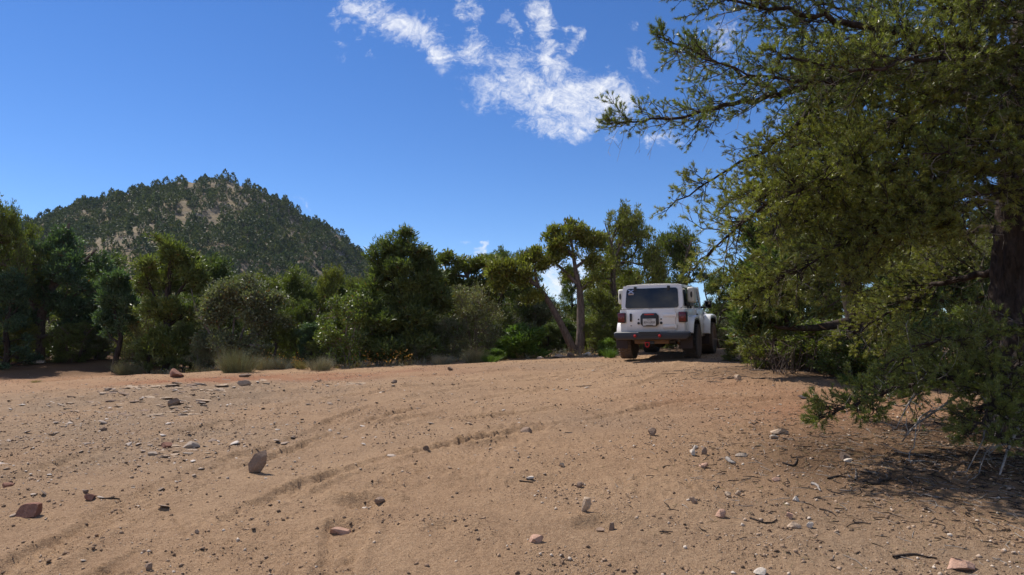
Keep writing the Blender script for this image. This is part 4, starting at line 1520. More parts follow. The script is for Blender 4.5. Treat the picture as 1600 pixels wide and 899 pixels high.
put('juniper_a', 1126, 25.5, 425, 66, 'juniper_tree', 'small dark juniper right of the car, beyond its bonnet', 'tree')
put('juniper_b', 940, 21, 455, 70, 'juniper_tree', 'low juniper beside the left rear corner of the car', 'tree')
put('bright_a', 951, 19.0, 530, 26, 'shrub', 'small green sprig by the left rear wheel of the car', 'shrub')
put('pinyon_b', 1010, 24, 450, 120, 'pine_tree', 'low dark pine hidden behind the parked car', 'tree')
put('oak_a', 875, 22.5, 500, 60, 'shrub', 'dark shrub in the fork below the leaning trunk', 'shrub')
put('oak_a', 930, 22, 495, 60, 'shrub', 'leafy shrub between the upright twin trunk and the car', 'shrub')
put('juniper_a', 1150, 30, 470, 90, 'juniper_tree', 'distant juniper closing the gap where the track leaves', 'tree')

LOW = [(30, 25.5, 500, 90, 'shaded shrub under the juniper at the left edge'), (120, 26, 505, 90, 'shaded shrub right of the leaning trunk of the spreading juniper'), (150, 24.5, 520, 60, 'low shrub left of the crooked little tree, in the shade'),
       (208, 25, 500, 70, 'shrub behind the yellow-green clump by the crooked little tree'), (245, 24.5, 505, 80, 'shrub close left of the straight trunk of the open pine'), (300, 23.5, 500, 80, 'shrub between the open pine and the olive-grey shrub'),
       (420, 23, 495, 90, 'dark shrub behind the right side of the olive-grey shrub'), (480, 23, 505, 80, 'dark shrub behind the silvery clumps'), (520, 22.5, 500, 70, 'dark shrub behind the left side of the leafy oak'),
       (690, 22.5, 490, 80, 'dark shrub at the right side of the big dark pine'), (765, 22.5, 480, 80, 'dark shrub right behind the grey-leaved shrub'), (830, 23.5, 470, 90, 'tall dark shrub behind the bright feathery bush'),
       (865, 24.5, 480, 70, 'dark shrub seen under the leaning trunk'), (955, 24, 470, 80, 'dark shrub behind the left tail light of the car'), (1130, 27, 500, 60, 'dark shrub past the front wheel of the car'), (1095, 26, 490, 80, 'dark shrub behind the right flank of the car')]
for k, (px, Y, tp_, w_, lb) in enumerate(LOW):
    put(('grey_a', 'oak_a', 'grey_a')[k % 3], px, Y, tp_, w_, 'shrub', lb, 'shrub')

for kind, px, Y, tp_, w_, nm, lb in (
        ('pinyon_b', 288, 21.3, 505, 60, 'young_pine', 'young pine in the shade right of the open pine trunk'),
        ('grey_a', 318, 20.6, 535, 44, 'shrub', 'low grey shrub at the left foot of the olive-grey shrub'),
        ('juniper_b', 432, 20.8, 495, 62, 'juniper_tree', 'bushy juniper at the right foot of the olive-grey shrub'),
        ('pinyon_c', 484, 20.4, 505, 56, 'young_pine', 'young bluish pine behind the pale silvery clump'),
        ('juniper_a', 520, 20.2, 490, 60, 'juniper_tree', 'bushy juniper touching the left side of the leafy oak'),
        ('grey_a', 655, 19.2, 535, 60, 'shrub', 'dim grey shrub in front of the right half of the big dark pine'),
        ('juniper_b', 768, 21.2, 500, 60, 'juniper_tree', 'small dark juniper between the grey-leaved shrub and the bright bush'),
        ('pinyon_b', 858, 21.6, 505, 56, 'young_pine', 'young pine right of the bright feathery bush'),
        ('juniper_a', 932, 20.6, 500, 50, 'juniper_tree', 'bushy juniper right of the upright twin trunk'),
        ('pinyon_b', 236, 21.2, 515, 56, 'young_pine', 'young pine left of the open pine trunk, low and full'),
        ('juniper_c', 118, 23.6, 505, 80, 'juniper_tree', 'low full juniper in the shade right of the spreading juniper trunk'),
        ('juniper_b', 30, 23.4, 500, 70, 'juniper_tree', 'low dark juniper left of the spreading juniper trunk'),
        ('juniper_b', 560, 21.5, 440, 60, 'juniper_tree', 'juniper filling the space between the leafy oak and big dark pine')):
    put(kind, px, Y, tp_, w_, nm, lb, 'shrub' if nm == 'shrub' else 'tree')

# trees massed behind the front row, thinning out towards the hill
rng = np.random.RandomState(77)
kinds = ['juniper_a', 'juniper_b', 'pinyon_a', 'pinyon_b', 'pinyon_c', 'juniper_c']
MASS = []
ZONES = [(40, 'behind the juniper at the left edge'), (160, 'behind the broad spreading juniper at the left'), (215, 'behind the thin crooked little tree'), (310, 'behind the tall open-crowned pine'),
         (440, 'behind the large olive-grey shrub'), (500, 'behind the small juniper above the grass tufts'), (575, 'behind the leafy oak shrub'), (690, 'behind the big dense dark pine'), (770, 'behind the ragged open-topped juniper'),
         (860, 'behind the leaning trunk'), (935, 'behind the upright twin trunk'), (1020, 'behind the left half of the car'), (1100, 'behind the right half of the car'), (1175, 'past the bonnet of the car'),
         (1300, 'behind the left part of the thicket'), (1420, 'behind the right part of the thicket'), (1540, 'behind the gap left of the big trunk'), (9999, 'behind the big trunk at the right edge')]


def zone_label(kd, px, Y):
    kind = {'juniper_a': 'rounded juniper tree', 'juniper_b': 'conical juniper tree', 'juniper_c': 'broad juniper tree', 'pinyon_a': 'tall pinyon tree', 'pinyon_b': 'broad pinyon tree', 'pinyon_c': 'bluish pinyon tree'}[kd]
    where = next(t for lim_, t in ZONES if px < lim_)
    return ('near ' if Y < 42 else 'farther ' if Y < 80 else 'distant ') + kind + ' ' + where


for k in range(110):
    Y = 27 + 120 * (k / 110) ** 1.6 + rng.uniform(-1, 1)
    px = -120 + ((k * 0.618034) % 1.0) * 1130 + rng.uniform(-15, 15)
    MASS.append((px, Y))
LIM = list(zip((-150, 330), (0, 330), (60, 355), (140, 360), (165, 432), (205, 445), (225, 405), (310, 405), (330, 422), (430, 428), (450, 432), (560, 438), (590, 410), (700, 415), (720, 428), (830, 432), (845, 468), (940, 468), (960, 420), (1090, 420)))
for px, Y in MASS:
    p = at(px, 540, Y)
    zg = float(base_z(p[0], Y))
    hgt = rng.uniform(3.3, 5.2)
    lim = float(np.interp(px, LIM[0], LIM[1])) + rng.uniform(0, 14)
    hgt = max(1.3, min(hgt, at(px, lim, Y)[2] - zg))
    top_py = project(np.array((p[0], Y, zg + hgt)))[1]
    kd = kinds[rng.randint(6)]
    w = hgt * rng.uniform(0.62, 0.85) / Y * F
    lab = zone_label(kd, px, Y)
    put(kd, px, Y, top_py, w, 'pinyon_tree' if kd.startswith('pin') else 'juniper_tree', lab, 'tree', lab.replace(' tree', ' trees', 1))
for k in range(34):
    Y = rng.uniform(27, 60)
    px = rng.uniform(900, 1700)
    hgt = rng.uniform(3.4, 5.0) if not 1095 < px < 1175 else rng.uniform(1.8, 2.6)
    p = at(px, 540, Y)
    top_py = project(np.array((p[0], Y, float(base_z(p[0], Y)) + hgt)))[1]
    kd = kinds[rng.randint(6)]
    lab = zone_label(kd, px, Y)
    put(kd, px, Y, top_py, hgt * 0.75 / Y * F, 'pinyon_tree' if kd.startswith('pin') else 'juniper_tree', lab, 'tree', lab.replace(' tree', ' trees', 1))

# ------------------------------------------------------------------ trees on the hill
def hill_tree_mesh(name, seed, n, leaf, mat, squat):
    rg = np.random.RandomState(seed)
    d = unit(rg.normal(size=(n, 3)))
    d[:, 2] = d[:, 2] * 0.9
    rr = 0.55 + 0.45 * rg.rand(n)
    lump = 1 + 0.25 * np.sin(d[:, 0] * 5 + seed) * np.cos(d[:, 1] * 4 - seed)
    zz = (d[:, 2] * rr + 1) / 2
    wid = (1.15 - 0.85 * np.clip(zz, 0, 1) ** 1.3) if not squat else np.ones(n)
    P = np.stack([d[:, 0] * rr * wid * lump * 1.55, d[:, 1] * rr * wid * lump * 1.55, 0.25 + zz * (4.6 if not squat else 2.0)], 1)
    V, Q = rhombs(P, d + np.array([0, 0, 0.25]) + rg.normal(0, .35, (n, 3)), leaf * rg.uniform(.7, 1.4, n), leaf * 0.6 * rg.uniform(.7, 1.4, n), rg)
    # a short trunk down to the ground
    Vt, Qt = batch_frustum(np.array([[0, 0, -1.0]]), np.array([[0, 0, 2.5]]), np.array([.14]), np.array([.08]), 5)
    return V, Q, Vt, Qt


HV = [hill_tree_mesh('a', s, 190, 0.66, None, s % 5 == 4) for s in range(6)]


def hill_density(px, py):
    d = 0.97
    for cx, cy, rx, ry, w in ((305, 293, 40, 9, .9), (285, 283, 22, 8, .6), (330, 337, 70, 8, .9), (275, 348, 50, 7, .85), (195, 345, 40, 18, .35), (182, 400, 20, 30, .5), (181, 428, 18, 16, .97),
                              (360, 322, 30, 7, .7), (425, 345, 20, 6, .6), (250, 312, 30, 6, .5), (480, 395, 8, 12, .8), (530, 372, 25, 8, .6), (90, 338, 50, 8, .5), (345, 282, 14, 8, .8), (220, 372, 26, 6, .6)):
        e = ((px - cx) / (rx * 1.1)) ** 2 + ((py - cy) / (ry * 1.35)) ** 2
        d *= 1 - w * math.exp(-e)
    return d


rng = np.random.RandomState(31)
cand = []
while len(cand) < 9000:
    m = 6000
    Y = np.sqrt(rng.uniform(140 ** 2, 445 ** 2, m))
    X = rng.uniform(-0.88, 0.05, m) * Y
    Z = hill_z(X, Y)
    px, py = project(np.stack([X, Y, Z], 1))
    cl = fbm(X / 26, Y / 26, 2, 120)
    for x, y, z, a, b, c in zip(X, Y, Z, px, py, cl):
        if -60 < a < 800 and rng.rand() < hill_density(a, b) * (0.62 + 0.75 * c):
            cand.append((x, y, z))
    if len(cand) > 9000:
        cand = cand[:9000]
cand = np.array(cand)
# drop those standing inside another
keepi, cells = [], {}
for i, (x, y, z) in enumerate(cand):
    key = (int(x // 2.7), int(y // 3.0))
    if any((key[0] + a, key[1] + b) in cells for a in (0,) for b in (0,)):
        continue
    cells[key] = 1
    keepi.append(i)
cand = cand[keepi]
cand = cand[np.argsort(cand[:, 1])]
hz = hill_z(cand[:, 0], cand[:, 1])
hmats = [MAT['hilltree'], MAT['hilltree'], MAT['hilltree'], MAT['hilltree'], MAT['hillscrub'], MAT['hilltree']]
hproto = []
for k, (V, Q, Vt, Qt) in enumerate(HV):
    mb = MB()
    mb.add(V, None, Q)
    mb.add(Vt, None, Qt)
    o = mb.build('hillside_tree', hmats[k])
    hproto.append(o.data)
    bpy.data.objects.remove(o)
sizes = rng.uniform(0.68, 1.12, len(cand)) * (1 + 0.45 * (rng.rand(len(cand)) < .2)) * np.where(rng.rand(len(cand)) < 0.2, 0.75, 1.0)
which = rng.choice(6, len(cand), p=[.2, .2, .2, .2, .09, .11])
which = np.where((cand[:, 1] < 230) & (which == 4), 0, which)
rots = rng.uniform(0, 6.28, len(cand))
NEAR = 290
for i in range(min(NEAR, len(cand))):
    o = bpy.data.objects.new('hillside_tree', hproto[which[i]])
    o.location = (cand[i, 0], cand[i, 1], max(hz[i], base_z(cand[i, 0], cand[i, 1])) - 0.3)
    o.rotation_euler = (0, 0, rots[i])
    s = sizes[i]
    o.scale = (s, s, s * rng.uniform(.85, 1.15))
    COL.objects.link(o)
    tag(o, 'small dark green tree on the lower slope of the hill', 'tree', 'trees on the lower slope of the hill')
hobj = []
for k, me in enumerate(hproto):
    hobj.append(bpy.data.objects.new('hillside_tree_source', me))
for nm, sel, lb in (('hill_forest', which != 4, 'dark green woods of small trees covering the upper hill'), ('hill_scrub', which == 4, 'paler green scrub dotted between the trees of the upper hill')):
    m = np.where(sel)[0]
    m = m[m >= NEAR]
    P = np.column_stack([cand[m, 0], cand[m, 1], hz[m] - 0.3])
    sc = np.column_stack([sizes[m], sizes[m], sizes[m] * rng.uniform(.85, 1.2, len(m))])
    scatter_instances(nm, hobj, P, np.column_stack([np.zeros(len(m)), np.zeros(len(m)), rots[m]]), sc, which[m], lb)
print('hill trees', len(cand))

# ------------------------------------------------------------------ the parked car
PAINT = plain('white_paint', (0.83, 0.81, 0.77), 0.32, 0, 0.05, (0.42, 0.31, 0.22), (0.55, 0.92), 0.4)
BLACK = plain('black_plastic', (0.018, 0.018, 0.02), 0.55, 0, 0.2, (0.20, 0.13, 0.085), (0.42, 0.85))
BLACK2 = plain('black_trim', (0.012, 0.012, 0.014), 0.4, 0, 0.1)
BUMPER = plain('grey_bumper', (0.022, 0.026, 0.036), 0.5, 0, 0.15, (0.16, 0.10, 0.06), (0.44, 0.56))
RUBBER = plain('tyre_rubber', (0.022, 0.020, 0.019), 0.85, 0, 0.25, (0.16, 0.105, 0.07), (-0.1, 0.35))
GLASS = plain('tinted_glass', (0.006, 0.007, 0.010), 0.03)
GLASS.node_tree.nodes['Principled BSDF'].inputs['Specular IOR Level'].default_value = 0.5
REDL = plain('red_lens', (0.13, 0.005, 0.007), 0.25, 0, 0.3, coat=0.2)
REDP = plain('red_hook_paint', (0.42, 0.010, 0.010), 0.4)
RUST = plain('dusty_orange_steel', (0.20, 0.095, 0.035), 0.8, 0, 0.4)
CHASSIS = plain('chassis_black', (0.016, 0.014, 0.013), 0.8, 0, 0.3)
ALLOY = plain('dark_alloy', (0.055, 0.055, 0.058), 0.45, 0.6, 0.2)
STEEL = plain('muffler_steel', (0.22, 0.20, 0.18), 0.5, 0.7, 0.3)
PLATE = plain('plate_white', (0.62, 0.60, 0.55), 0.45, 0, 0.05)
INK = plain('plate_ink', (0.03, 0.03, 0.035), 0.5)
STICK = plain('sticker_blue', (0.33, 0.42, 0.62), 0.4)
STICKTAN = plain('sticker_tan', (0.48, 0.36, 0.29), 0.5)
POD = plain('ivory_pod', (0.66, 0.63, 0.54), 0.45, 0, 0.1)
FLAP = plain('mud_flap', (0.045, 0.028, 0.024), 0.8, 0, 0.3)


def bm_obj(name, bm, mat, parent, smooth=True):
    me = bpy.data.meshes.new(name)
    bmesh.ops.recalc_face_normals(bm, faces=bm.faces)
    bm.to_mesh(me)
    bm.free()
    me.materials.append(mat)
    if smooth:
        me.polygons.foreach_set('use_smooth', np.ones(len(me.polygons), bool))
        me.set_sharp_from_angle(angle=R(35))
    o = bpy.data.objects.new(name, me)
    COL.objects.link(o)
    o.parent = parent
    return o


def bbox(bm, x0, x1, y0, y1, z0, z1, bev=0.0, seg=2):
    b2 = bmesh.new()
    vs = [b2.verts.new((x, y, z)) for x in (x0, x1) for y in (y0, y1) for z in (z0, z1)]
    for f in ((0, 1, 3, 2), (4, 6, 7, 5), (0, 4, 5, 1), (2, 3, 7, 6), (0, 2, 6, 4), (1, 5, 7, 3)):
        b2.faces.new([vs[i] for i in f])
    if bev:
        bmesh.ops.bevel(b2, geom=b2.edges[:], offset=bev, segments=seg, affect='EDGES', profile=0.5)
    join_bm(bm, b2)


def join_bm(bm, b2):
    me = bpy.data.meshes.new('tmp')
    b2.to_mesh(me)
    b2.free()
    bm.from_mesh(me)
    bpy.data.meshes.remove(me)


def prism(bm, poly, a0, a1, axis='x', bev=0.0, seg=2):
    """poly: list of 2D points; axis x -> (y,z), axis y -> (x,z), axis z -> (x,y)."""
    b2 = bmesh.new()

    def P(p, a):
        return {'x': (a, p[0], p[1]), 'y': (p[0], a, p[1]), 'z': (p[0], p[1], a)}[axis]
    A = [b2.verts.new(P(p, a0)) for p in poly]
    B = [b2.verts.new(P(p, a1)) for p in poly]
    fa = b2.faces.new(A)
    fb = b2.faces.new(B[::-1])
    n = len(poly)
    for i in range(n):
        b2.faces.new((A[i], A[(i + 1) % n], B[(i + 1) % n], B[i]))
    bmesh.ops.recalc_face_normals(b2, faces=b2.faces)
    if bev:
        ed = set(fa.edges) | set(fb.edges)
        bmesh.ops.bevel(b2, geom=list(ed), offset=bev, segments=seg, affect='EDGES', profile=0.5)
    join_bm(bm, b2)


def cyl(bm, p0, p1, r0, r1=None, n=16):
    r1 = r0 if r1 is None else r1
    p0, p1 = Vector(p0), Vector(p1)
    d = (p1 - p0)
    q = d.to_track_quat('Z', 'Y')
    b2 = bmesh.new()
    A = [b2.verts.new(p0 + q @ Vector((r0 * math.cos(t), r0 * math.sin(t), 0))) for t in [2 * math.pi * k / n for k in range(n)]]
    B = [b2.verts.new(p1 + q @ Vector((r1 * math.cos(t), r1 * math.sin(t), 0))) for t in [2 * math.pi * k / n for k in range(n)]]
    b2.faces.new(A[::-1])
    b2.faces.new(B)
    for i in range(n):
        b2.faces.new((A[i], A[(i + 1) % n], B[(i + 1) % n], B[i]))
    join_bm(bm, b2)


def lathe_x(bm, prof, c, n=36):
    """prof: (r, x) points, revolved about the x axis through c."""
    b2 = bmesh.new()
    rings = []
    for r, x in prof:
        rings.append([b2.verts.new((c[0] + x, c[1] + r * math.cos(2 * math.pi * k / n), c[2] + r * math.sin(2 * math.pi * k / n))) for k in range(n)])
    for a, b in zip(rings[:-1], rings[1:]):
        for i in range(n):
            b2.faces.new((a[i], a[(i + 1) % n], b[(i + 1) % n], b[i]))
    if prof[0][0] > 0 and len(prof) > 2 and prof[0] != prof[-1]:
        b2.faces.new(rings[0][::-1])
        b2.faces.new(rings[-1])
    join_bm(bm, b2)


def ring_panel(bm, outer, inner, a0, a1, axis):
    """Flat frame: outer and inner outlines with equal counts, extruded from a0 to a1 along the axis. a0/a1 may be functions of the 2D point."""
    def P(p, a):
        a = a(p) if callable(a) else a
        return {'x': (a, p[0], p[1]), 'y': (p[0], a, p[1])}[axis]
    b2 = bmesh.new()
    n = len(outer)
    oa = [b2.verts.new(P(p, a0)) for p in outer]
    ia = [b2.verts.new(P(p, a0)) for p in inner]
    ob = [b2.verts.new(P(p, a1)) for p in outer]
    ib = [b2.verts.new(P(p, a1)) for p in inner]
    for i in range(n):
        j = (i + 1) % n
        b2.faces.new((oa[i], oa[j], ia[j], ia[i]))
        b2.faces.new((ob[j], ob[i], ib[i], ib[j]))
        b2.faces.new((oa[j], oa[i], ob[i], ob[j]))
        b2.faces.new((ia[i], ia[j], ib[j], ib[i]))
    bmesh.ops.recalc_face_normals(b2, faces=b2.faces)
    join_bm(bm, b2)


def rrect(x0, x1, z0, z1, r, taper=0.0, n=5):
    """Rounded rectangle outline; taper pulls the top corners in."""
    pts = []
    for cx, cz, a0 in ((x1 - r, z0 + r, -90), (x1 - r, z1 - r, 0), (x0 + r, z1 - r, 90), (x0 + r, z0 + r, 180)):
        for k in range(n):
            a = R(a0 + 90 * k / (n - 1))
            x, z = cx + r * math.cos(a), cz + r * math.sin(a)
            t = (z - z0) / (z1 - z0)
            xm = (x0 + x1) / 2
            pts.append((xm + (x - xm) * (1 - taper * t), z))
    return pts


def text_part(name, txt, size, loc, parent, mat, depth=0.002, sx=1.0):
    cu = bpy.data.curves.new(name, 'FONT')
    cu.body = txt
    cu.size = size
    cu.extrude = depth
    cu.align_x = 'CENTER'
    cu.align_y = 'CENTER'
    o = bpy.data.objects.new(name, cu)
    COL.objects.link(o)
    dg = bpy.context.evaluated_depsgraph_get()
    me = bpy.data.meshes.new_from_object(o.evaluated_get(dg))
    bpy.data.objects.remove(o)
    me.materials.clear()
    me.materials.append(mat)
    me.transform(Matrix.Translation(loc) @ Matrix.Rotation(R(90), 4, 'X') @ Matrix.Diagonal((sx, 1, 1, 1)))
    o = bpy.data.objects.new(name, me)
    COL.objects.link(o)
    o.parent = parent
    return o


def build_car():
    car = empty('parked_car', (0, 0, 0))
    tag(car, 'white boxy off-road car parked on the crest of the dirt, seen from behind', 'car')
    AX_R, AX_F, WZ, WR = 0.76, 3.20, 0.425, 0.425

    def arch(c, r, a0, a1, n=12):
        return [(c + r * math.cos(R(a0 + (a1 - a0) * k / n)), WZ + r * math.sin(R(a0 + (a1 - a0) * k / n))) for k in range(n + 1)]
    # ---- body tub with the rear wheel openings
    bm = bmesh.new()
    poly = [(0.0, 0.60), (0.0, 1.225), (2.58, 1.225), (2.64, 1.20), (2.64, 0.56)] + arch(AX_R, 0.50, 14, 158)
    prism(bm, poly, -0.775, 0.775, 'x', 0.03, 3)
    body = bm_obj('body', bm, PAINT, car)
    # engine bay, bonnet, grille
    bm = bmesh.new()
    prism(bm, [(-0.62, 0), (0.62, 0), (0.55, 1.16), (-0.55, 1.16)], 0, 0.001, 'z')
    bm.free()
    bm = bmesh.new()
    prism(bm, [(2.645, 0.62), (2.645, 1.11), (3.72, 1.06), (3.72, 0.62)], -0.56, 0.56, 'x', 0.02)
    bm_obj('engine_bay', bm, PAINT, car)
    bm = bmesh.new()
    prism(bm, [(2.50, 1.15), (2.50, 1.245), (2.75, 1.262), (3.30, 1.225), (3.66, 1.17), (3.74, 1.10)], -0.62, 0.62, 'x', 0.03, 3)
    bm_obj('bonnet', bm, PAINT, car)
    bm = bmesh.new()
    bbox(bm, -0.66, 0.66, 3.725, 3.80, 0.66, 1.13, 0.03)
    gr = bm_obj('grille', bm, PAINT, car)
    for k in range(7):
        bm = bmesh.new()
        bbox(bm, -0.255 + k * 0.085 - 0.026, -0.255 + k * 0.085 + 0.026, 3.79, 3.806, 0.76, 1.06, 0.006, 1)
        bm_obj('grille_slot', bm, BLACK2, gr)
    for sx in (-1, 1):
        bm = bmesh.new()
        cyl(bm, (sx * 0.48, 3.79, 0.93), (sx * 0.48, 3.815, 0.93), 0.10, n=24)
        bm_obj('headlight', bm, GLASS, gr)
    bm = bmesh.new()
    bbox(bm, -0.80, 0.80, 3.83, 4.0, 0.52, 0.68, 0.04, 3)
    bbox(bm, -0.3, 0.3, 3.74, 3.84, 0.54, 0.66, 0.01, 1)
    bm_obj('front_bumper', bm, BUMPER, car)
    # ---- doors: raised skins with shut lines and handles
    for sx in (-1, 1):
        bm = bmesh.new()
        x0, x1 = (0.768, 0.792) if sx > 0 else (-0.792, -0.768)
        prism(bm, [(1.33, 0.66), (1.30, 1.205), (2.44, 1.205), (2.44, 0.60), (1.42, 0.60)], x0, x1, 'x', 0.008, 2)
        d = bm_obj('door', bm, PAINT, car)
        bm = bmesh.new()
        bbox(bm, sx * 0.795 - .02, sx * 0.795 + .02, 1.40, 1.56, 1.06, 1.10, 0.012)
        bm_obj('door_handle', bm, BLACK2, d)
        for z in (0.78, 1.05):
            bm = bmesh.new()
            bbox(bm, min(sx * .79, sx * .81), max(sx * .79, sx * .81), 2.40, 2.52, z - .03, z + .03, 0.006, 1)
            bm_obj('hinge', bm, PAINT, d)
        # round badge and side vent ahead of the door
        bm = bmesh.new()
        cyl(bm, (sx * 0.774, 2.56, 0.80), (sx * 0.782, 2.56, 0.80), 0.032, n=16)
        bm_obj('round_badge', bm, STEEL, body)
        bm = bmesh.new()
        bbox(bm, min(sx * .62, sx * .782), max(sx * .62, sx * .782), 2.56, 2.635, 0.98, 1.14, 0.008, 1)
        bm_obj('side_vent', bm, BLACK2, body)
        # rocker guard
        bm = bmesh.new()
        bbox(bm, min(sx * .72, sx * .80), max(sx * .72, sx * .80), 1.30, 2.62, 0.50, 0.565, 0.015, 2)
        bm_obj('sill_guard', bm, BLACK, car)
    # fuel filler door on the left flank
    bm = bmesh.new()
    bbox(bm, -0.79, -0.77, 0.28, 0.46, 0.98, 1.14, 0.008, 1)
    bm_obj('fuel_cap', bm, BLACK2, body)
    # ---- hardtop
    bm = bmesh.new()

    def yrear(p):
        return 0.0 + 0.085 * (p[1] - 1.235) / 0.55
    out = rrect(-0.745, 0.745, 1.235, 1.80, 0.10, 0.055, 6)
    inn = rrect(-0.625, 0.625, 1.262, 1.712, 0.06, 0.045, 6)
    ring_panel(bm, out, inn, yrear, lambda p: yrear(p) + 0.06, 'y')
    # roof with a slight dome and pressed ribs
    nx, ny = 25, 16
    b2 = bmesh.new()
    g = []
    for j in range(ny):
        y = 0.082 + (2.30 - 0.082) * j / (ny - 1)
        row = []
        for i in range(nx):
            u = -1 + 2 * i / (nx - 1)
            x = u * (0.715 - 0.03 * (y / 2.3))
            z = 1.802 + 0.030 * (1 - u ** 2) - 0.06 * max(0, abs(u) - 0.86) ** 1.2 / 0.1 - 0.035 * max(0, (y - 1.6) / 0.7) ** 2
            z += 0.007 * (math.cos(u * 16) > 0.2) * (0.15 < y < 1.15)
            row.append(b2.verts.new((x, y, z)))
        g.append(row)
    for j in range(ny - 1):
        for i in range(nx - 1):
            b2.faces.new((g[j][i], g[j][i + 1], g[j + 1][i + 1], g[j + 1][i]))
    bmesh.ops.solidify(b2, geom=b2.faces[:], thickness=0.035)
    join_bm(bm, b2)
    for sx in (-1, 1):
        def xs(p, s=sx):
            return s * (0.742 - 0.042 * (p[1] - 1.235) / 0.55)
        o_ = [(0.035, 1.235), (1.30, 1.235), (1.27, 1.79), (0.10, 1.79)]
        i_ = [(0.17, 1.30), (1.20, 1.30), (1.17, 1.715), (0.205, 1.715)]
        ring_panel(bm, o_, i_, xs, lambda p, s=sx: xs(p, s) - s * 0.04, 'x')
    top = bm_obj('hardtop', bm, PAINT, car)
    # rear glass with its two hinge blocks and sticker
    bm = bmesh.new()
    gl = rrect(-0.64, 0.64, 1.250, 1.725, 0.065, 0.045, 6)
    b2 = bmesh.new()
    A = [b2.verts.new((p[0], yrear(p) - 0.006, p[1])) for p in gl]
    B = [b2.verts.new((p[0], yrear(p) - 0.014, p[1])) for p in gl]
    b2.faces.new(A); b2.faces.new(B[::-1])
    for i in range(len(gl)):
        b2.faces.new((A[i], A[(i + 1) % len(gl)], B[(i + 1) % len(gl)], B[i]))
    join_bm(bm, b2)
    rw = bm_obj('rear_window', bm, GLASS, car, False)
    for x in (-0.40, 0.40):
        bm = bmesh.new()
        bbox(bm, x - 0.035, x + 0.035, 0.045, 0.07, 1.66, 1.775, 0.01, 1)
        bm_obj('window_hinge', bm, BLACK2, rw)
    st = None
    bm = bmesh.new()
    bbox(bm, -0.565, -0.435, 0.034, 0.041, 1.575, 1.605)
    st = bm_obj('sticker', bm, STICKTAN, rw, False)
    bm = bmesh.new()
    for s in (-1, 1):
        prism(bm, [(-0.5 - s * .06 - .022, 1.612), (-0.5 - s * .06 + .022, 1.612), (-0.5 + s * .06 + .022, 1.70), (-0.5 + s * .06 - .022, 1.70)], 0.036 + (s > 0) * .003, 0.044 + (s > 0) * .003, 'y')
    bm_obj('sticker', bm, STICK, rw, False)
    # side glass
    for sx in (-1, 1):
        bm = bmesh.new()

        def xg(z, s=sx):
            return s * (0.746 - 0.042 * (z - 1.235) / 0.55)
        b2 = bmesh.new()
        q = [(0.155, 1.285), (1.215, 1.285), (1.185, 1.73), (0.19, 1.73)]
        A = [b2.verts.new((xg(z), y, z)) for y, z in q]
        B = [b2.verts.new((xg(z) - sx * .01, y, z)) for y, z in q]
        b2.faces.new(A); b2.faces.new(B[::-1])
        for i in range(4):
            b2.faces.new((A[i], A[(i + 1) % 4], B[(i + 1) % 4], B[i]))
        join_bm(bm, b2)
        bm_obj('side_window', bm, GLASS, car, False)
        # door frame and door glass
        bm = bmesh.new()
        o_ = [(1.31, 1.228), (2.42, 1.228), (2.05, 1.78), (1.285, 1.79)]
        i_ = [(1.355, 1.25), (2.33, 1.25), (2.02, 1.735), (1.34, 1.74)]
        ring_panel(bm, o_, i_, lambda p, s=sx: xg(p[1], s) + s * .004, lambda p, s=sx: xg(p[1], s) - s * .035, 'x')
        fr = bm_obj('door_frame', bm, PAINT, car)
        bm = bmesh.new()
        b2 = bmesh.new()
        A = [b2.verts.new((xg(z) - sx * .012, y, z)) for y, z in i_]
        B = [b2.verts.new((xg(z) - sx * .020, y, z)) for y, z in i_]
        b2.faces.new(A); b2.faces.new(B[::-1])
        for i in range(4):
            b2.faces.new((A[i], A[(i + 1) % 4], B[(i + 1) % 4], B[i]))
        join_bm(bm, b2)
        bm_obj('door_window', bm, GLASS, car, False)
        # mirror
        bm = bmesh.new()
        bbox(bm, min(sx * .86, sx * 1.04), max(sx * .86, sx * 1.04), 2.20, 2.30, 1.24, 1.43, 0.03, 3)
        bbox(bm, min(sx * .76, sx * .88), max(sx * .76, sx * .88), 2.24, 2.29, 1.235, 1.285, 0.012, 2)
        mi = bm_obj('mirror', bm, BLACK2, car)
        bm = bmesh.new()
        bbox(bm, min(sx * .875, sx * 1.025), max(sx * .875, sx * 1.025), 2.193, 2.199, 1.26, 1.41)
        g_ = plain('mirror_glass', (0.4, 0.42, 0.42), 0.03, 1.0) if 'mirror_glass' not in bpy.data.materials else bpy.data.materials['mirror_glass']
        bm_obj('mirror_glass', bm, g_, mi, False)
        # ivory case clamped over the side glass
        bm = bmesh.new()
        bbox(bm, min(sx * .765, sx * .925), max(sx * .765, sx * .925), 0.38, 0.78, 1.365, 1.735, 0.045, 4)
        pod = bm_obj('side_case', bm, POD, car)
        bm = bmesh.new()
        prism(bm, [(sx * (.868 + .026 * math.cos(a)), 1.555 + .075 * math.sin(a)) for a in [2 * math.pi * k / 20 for k in range(20)]], 0.372, 0.382, 'y')
        bm_obj('oval_vent', bm, BLACK2, pod)
        bm = bmesh.new()
        bbox(bm, min(sx * .74, sx * .84), max(sx * .74, sx * .84), 0.34, 0.80, 1.285, 1.362, 0.01, 1)
        for y in (0.42, 0.74):
            bbox(bm, min(sx * .752, sx * .80), max(sx * .752, sx * .80), y - .02, y + .02, 1.23, 1.29, 0.004, 1)
        bm_obj('case_bracket', bm, BLACK2, pod)
        # tail light: dark housing that wraps the corner with a red lens
        bm = bmesh.new()
        bbox(bm, min(sx * .63, sx * .825), max(sx * .63, sx * .825), -0.055, 0.10, 0.905, 1.15, 0.02, 2)
        tl = bm_obj('tail_light', bm, BLACK2, car)
        bm = bmesh.new()
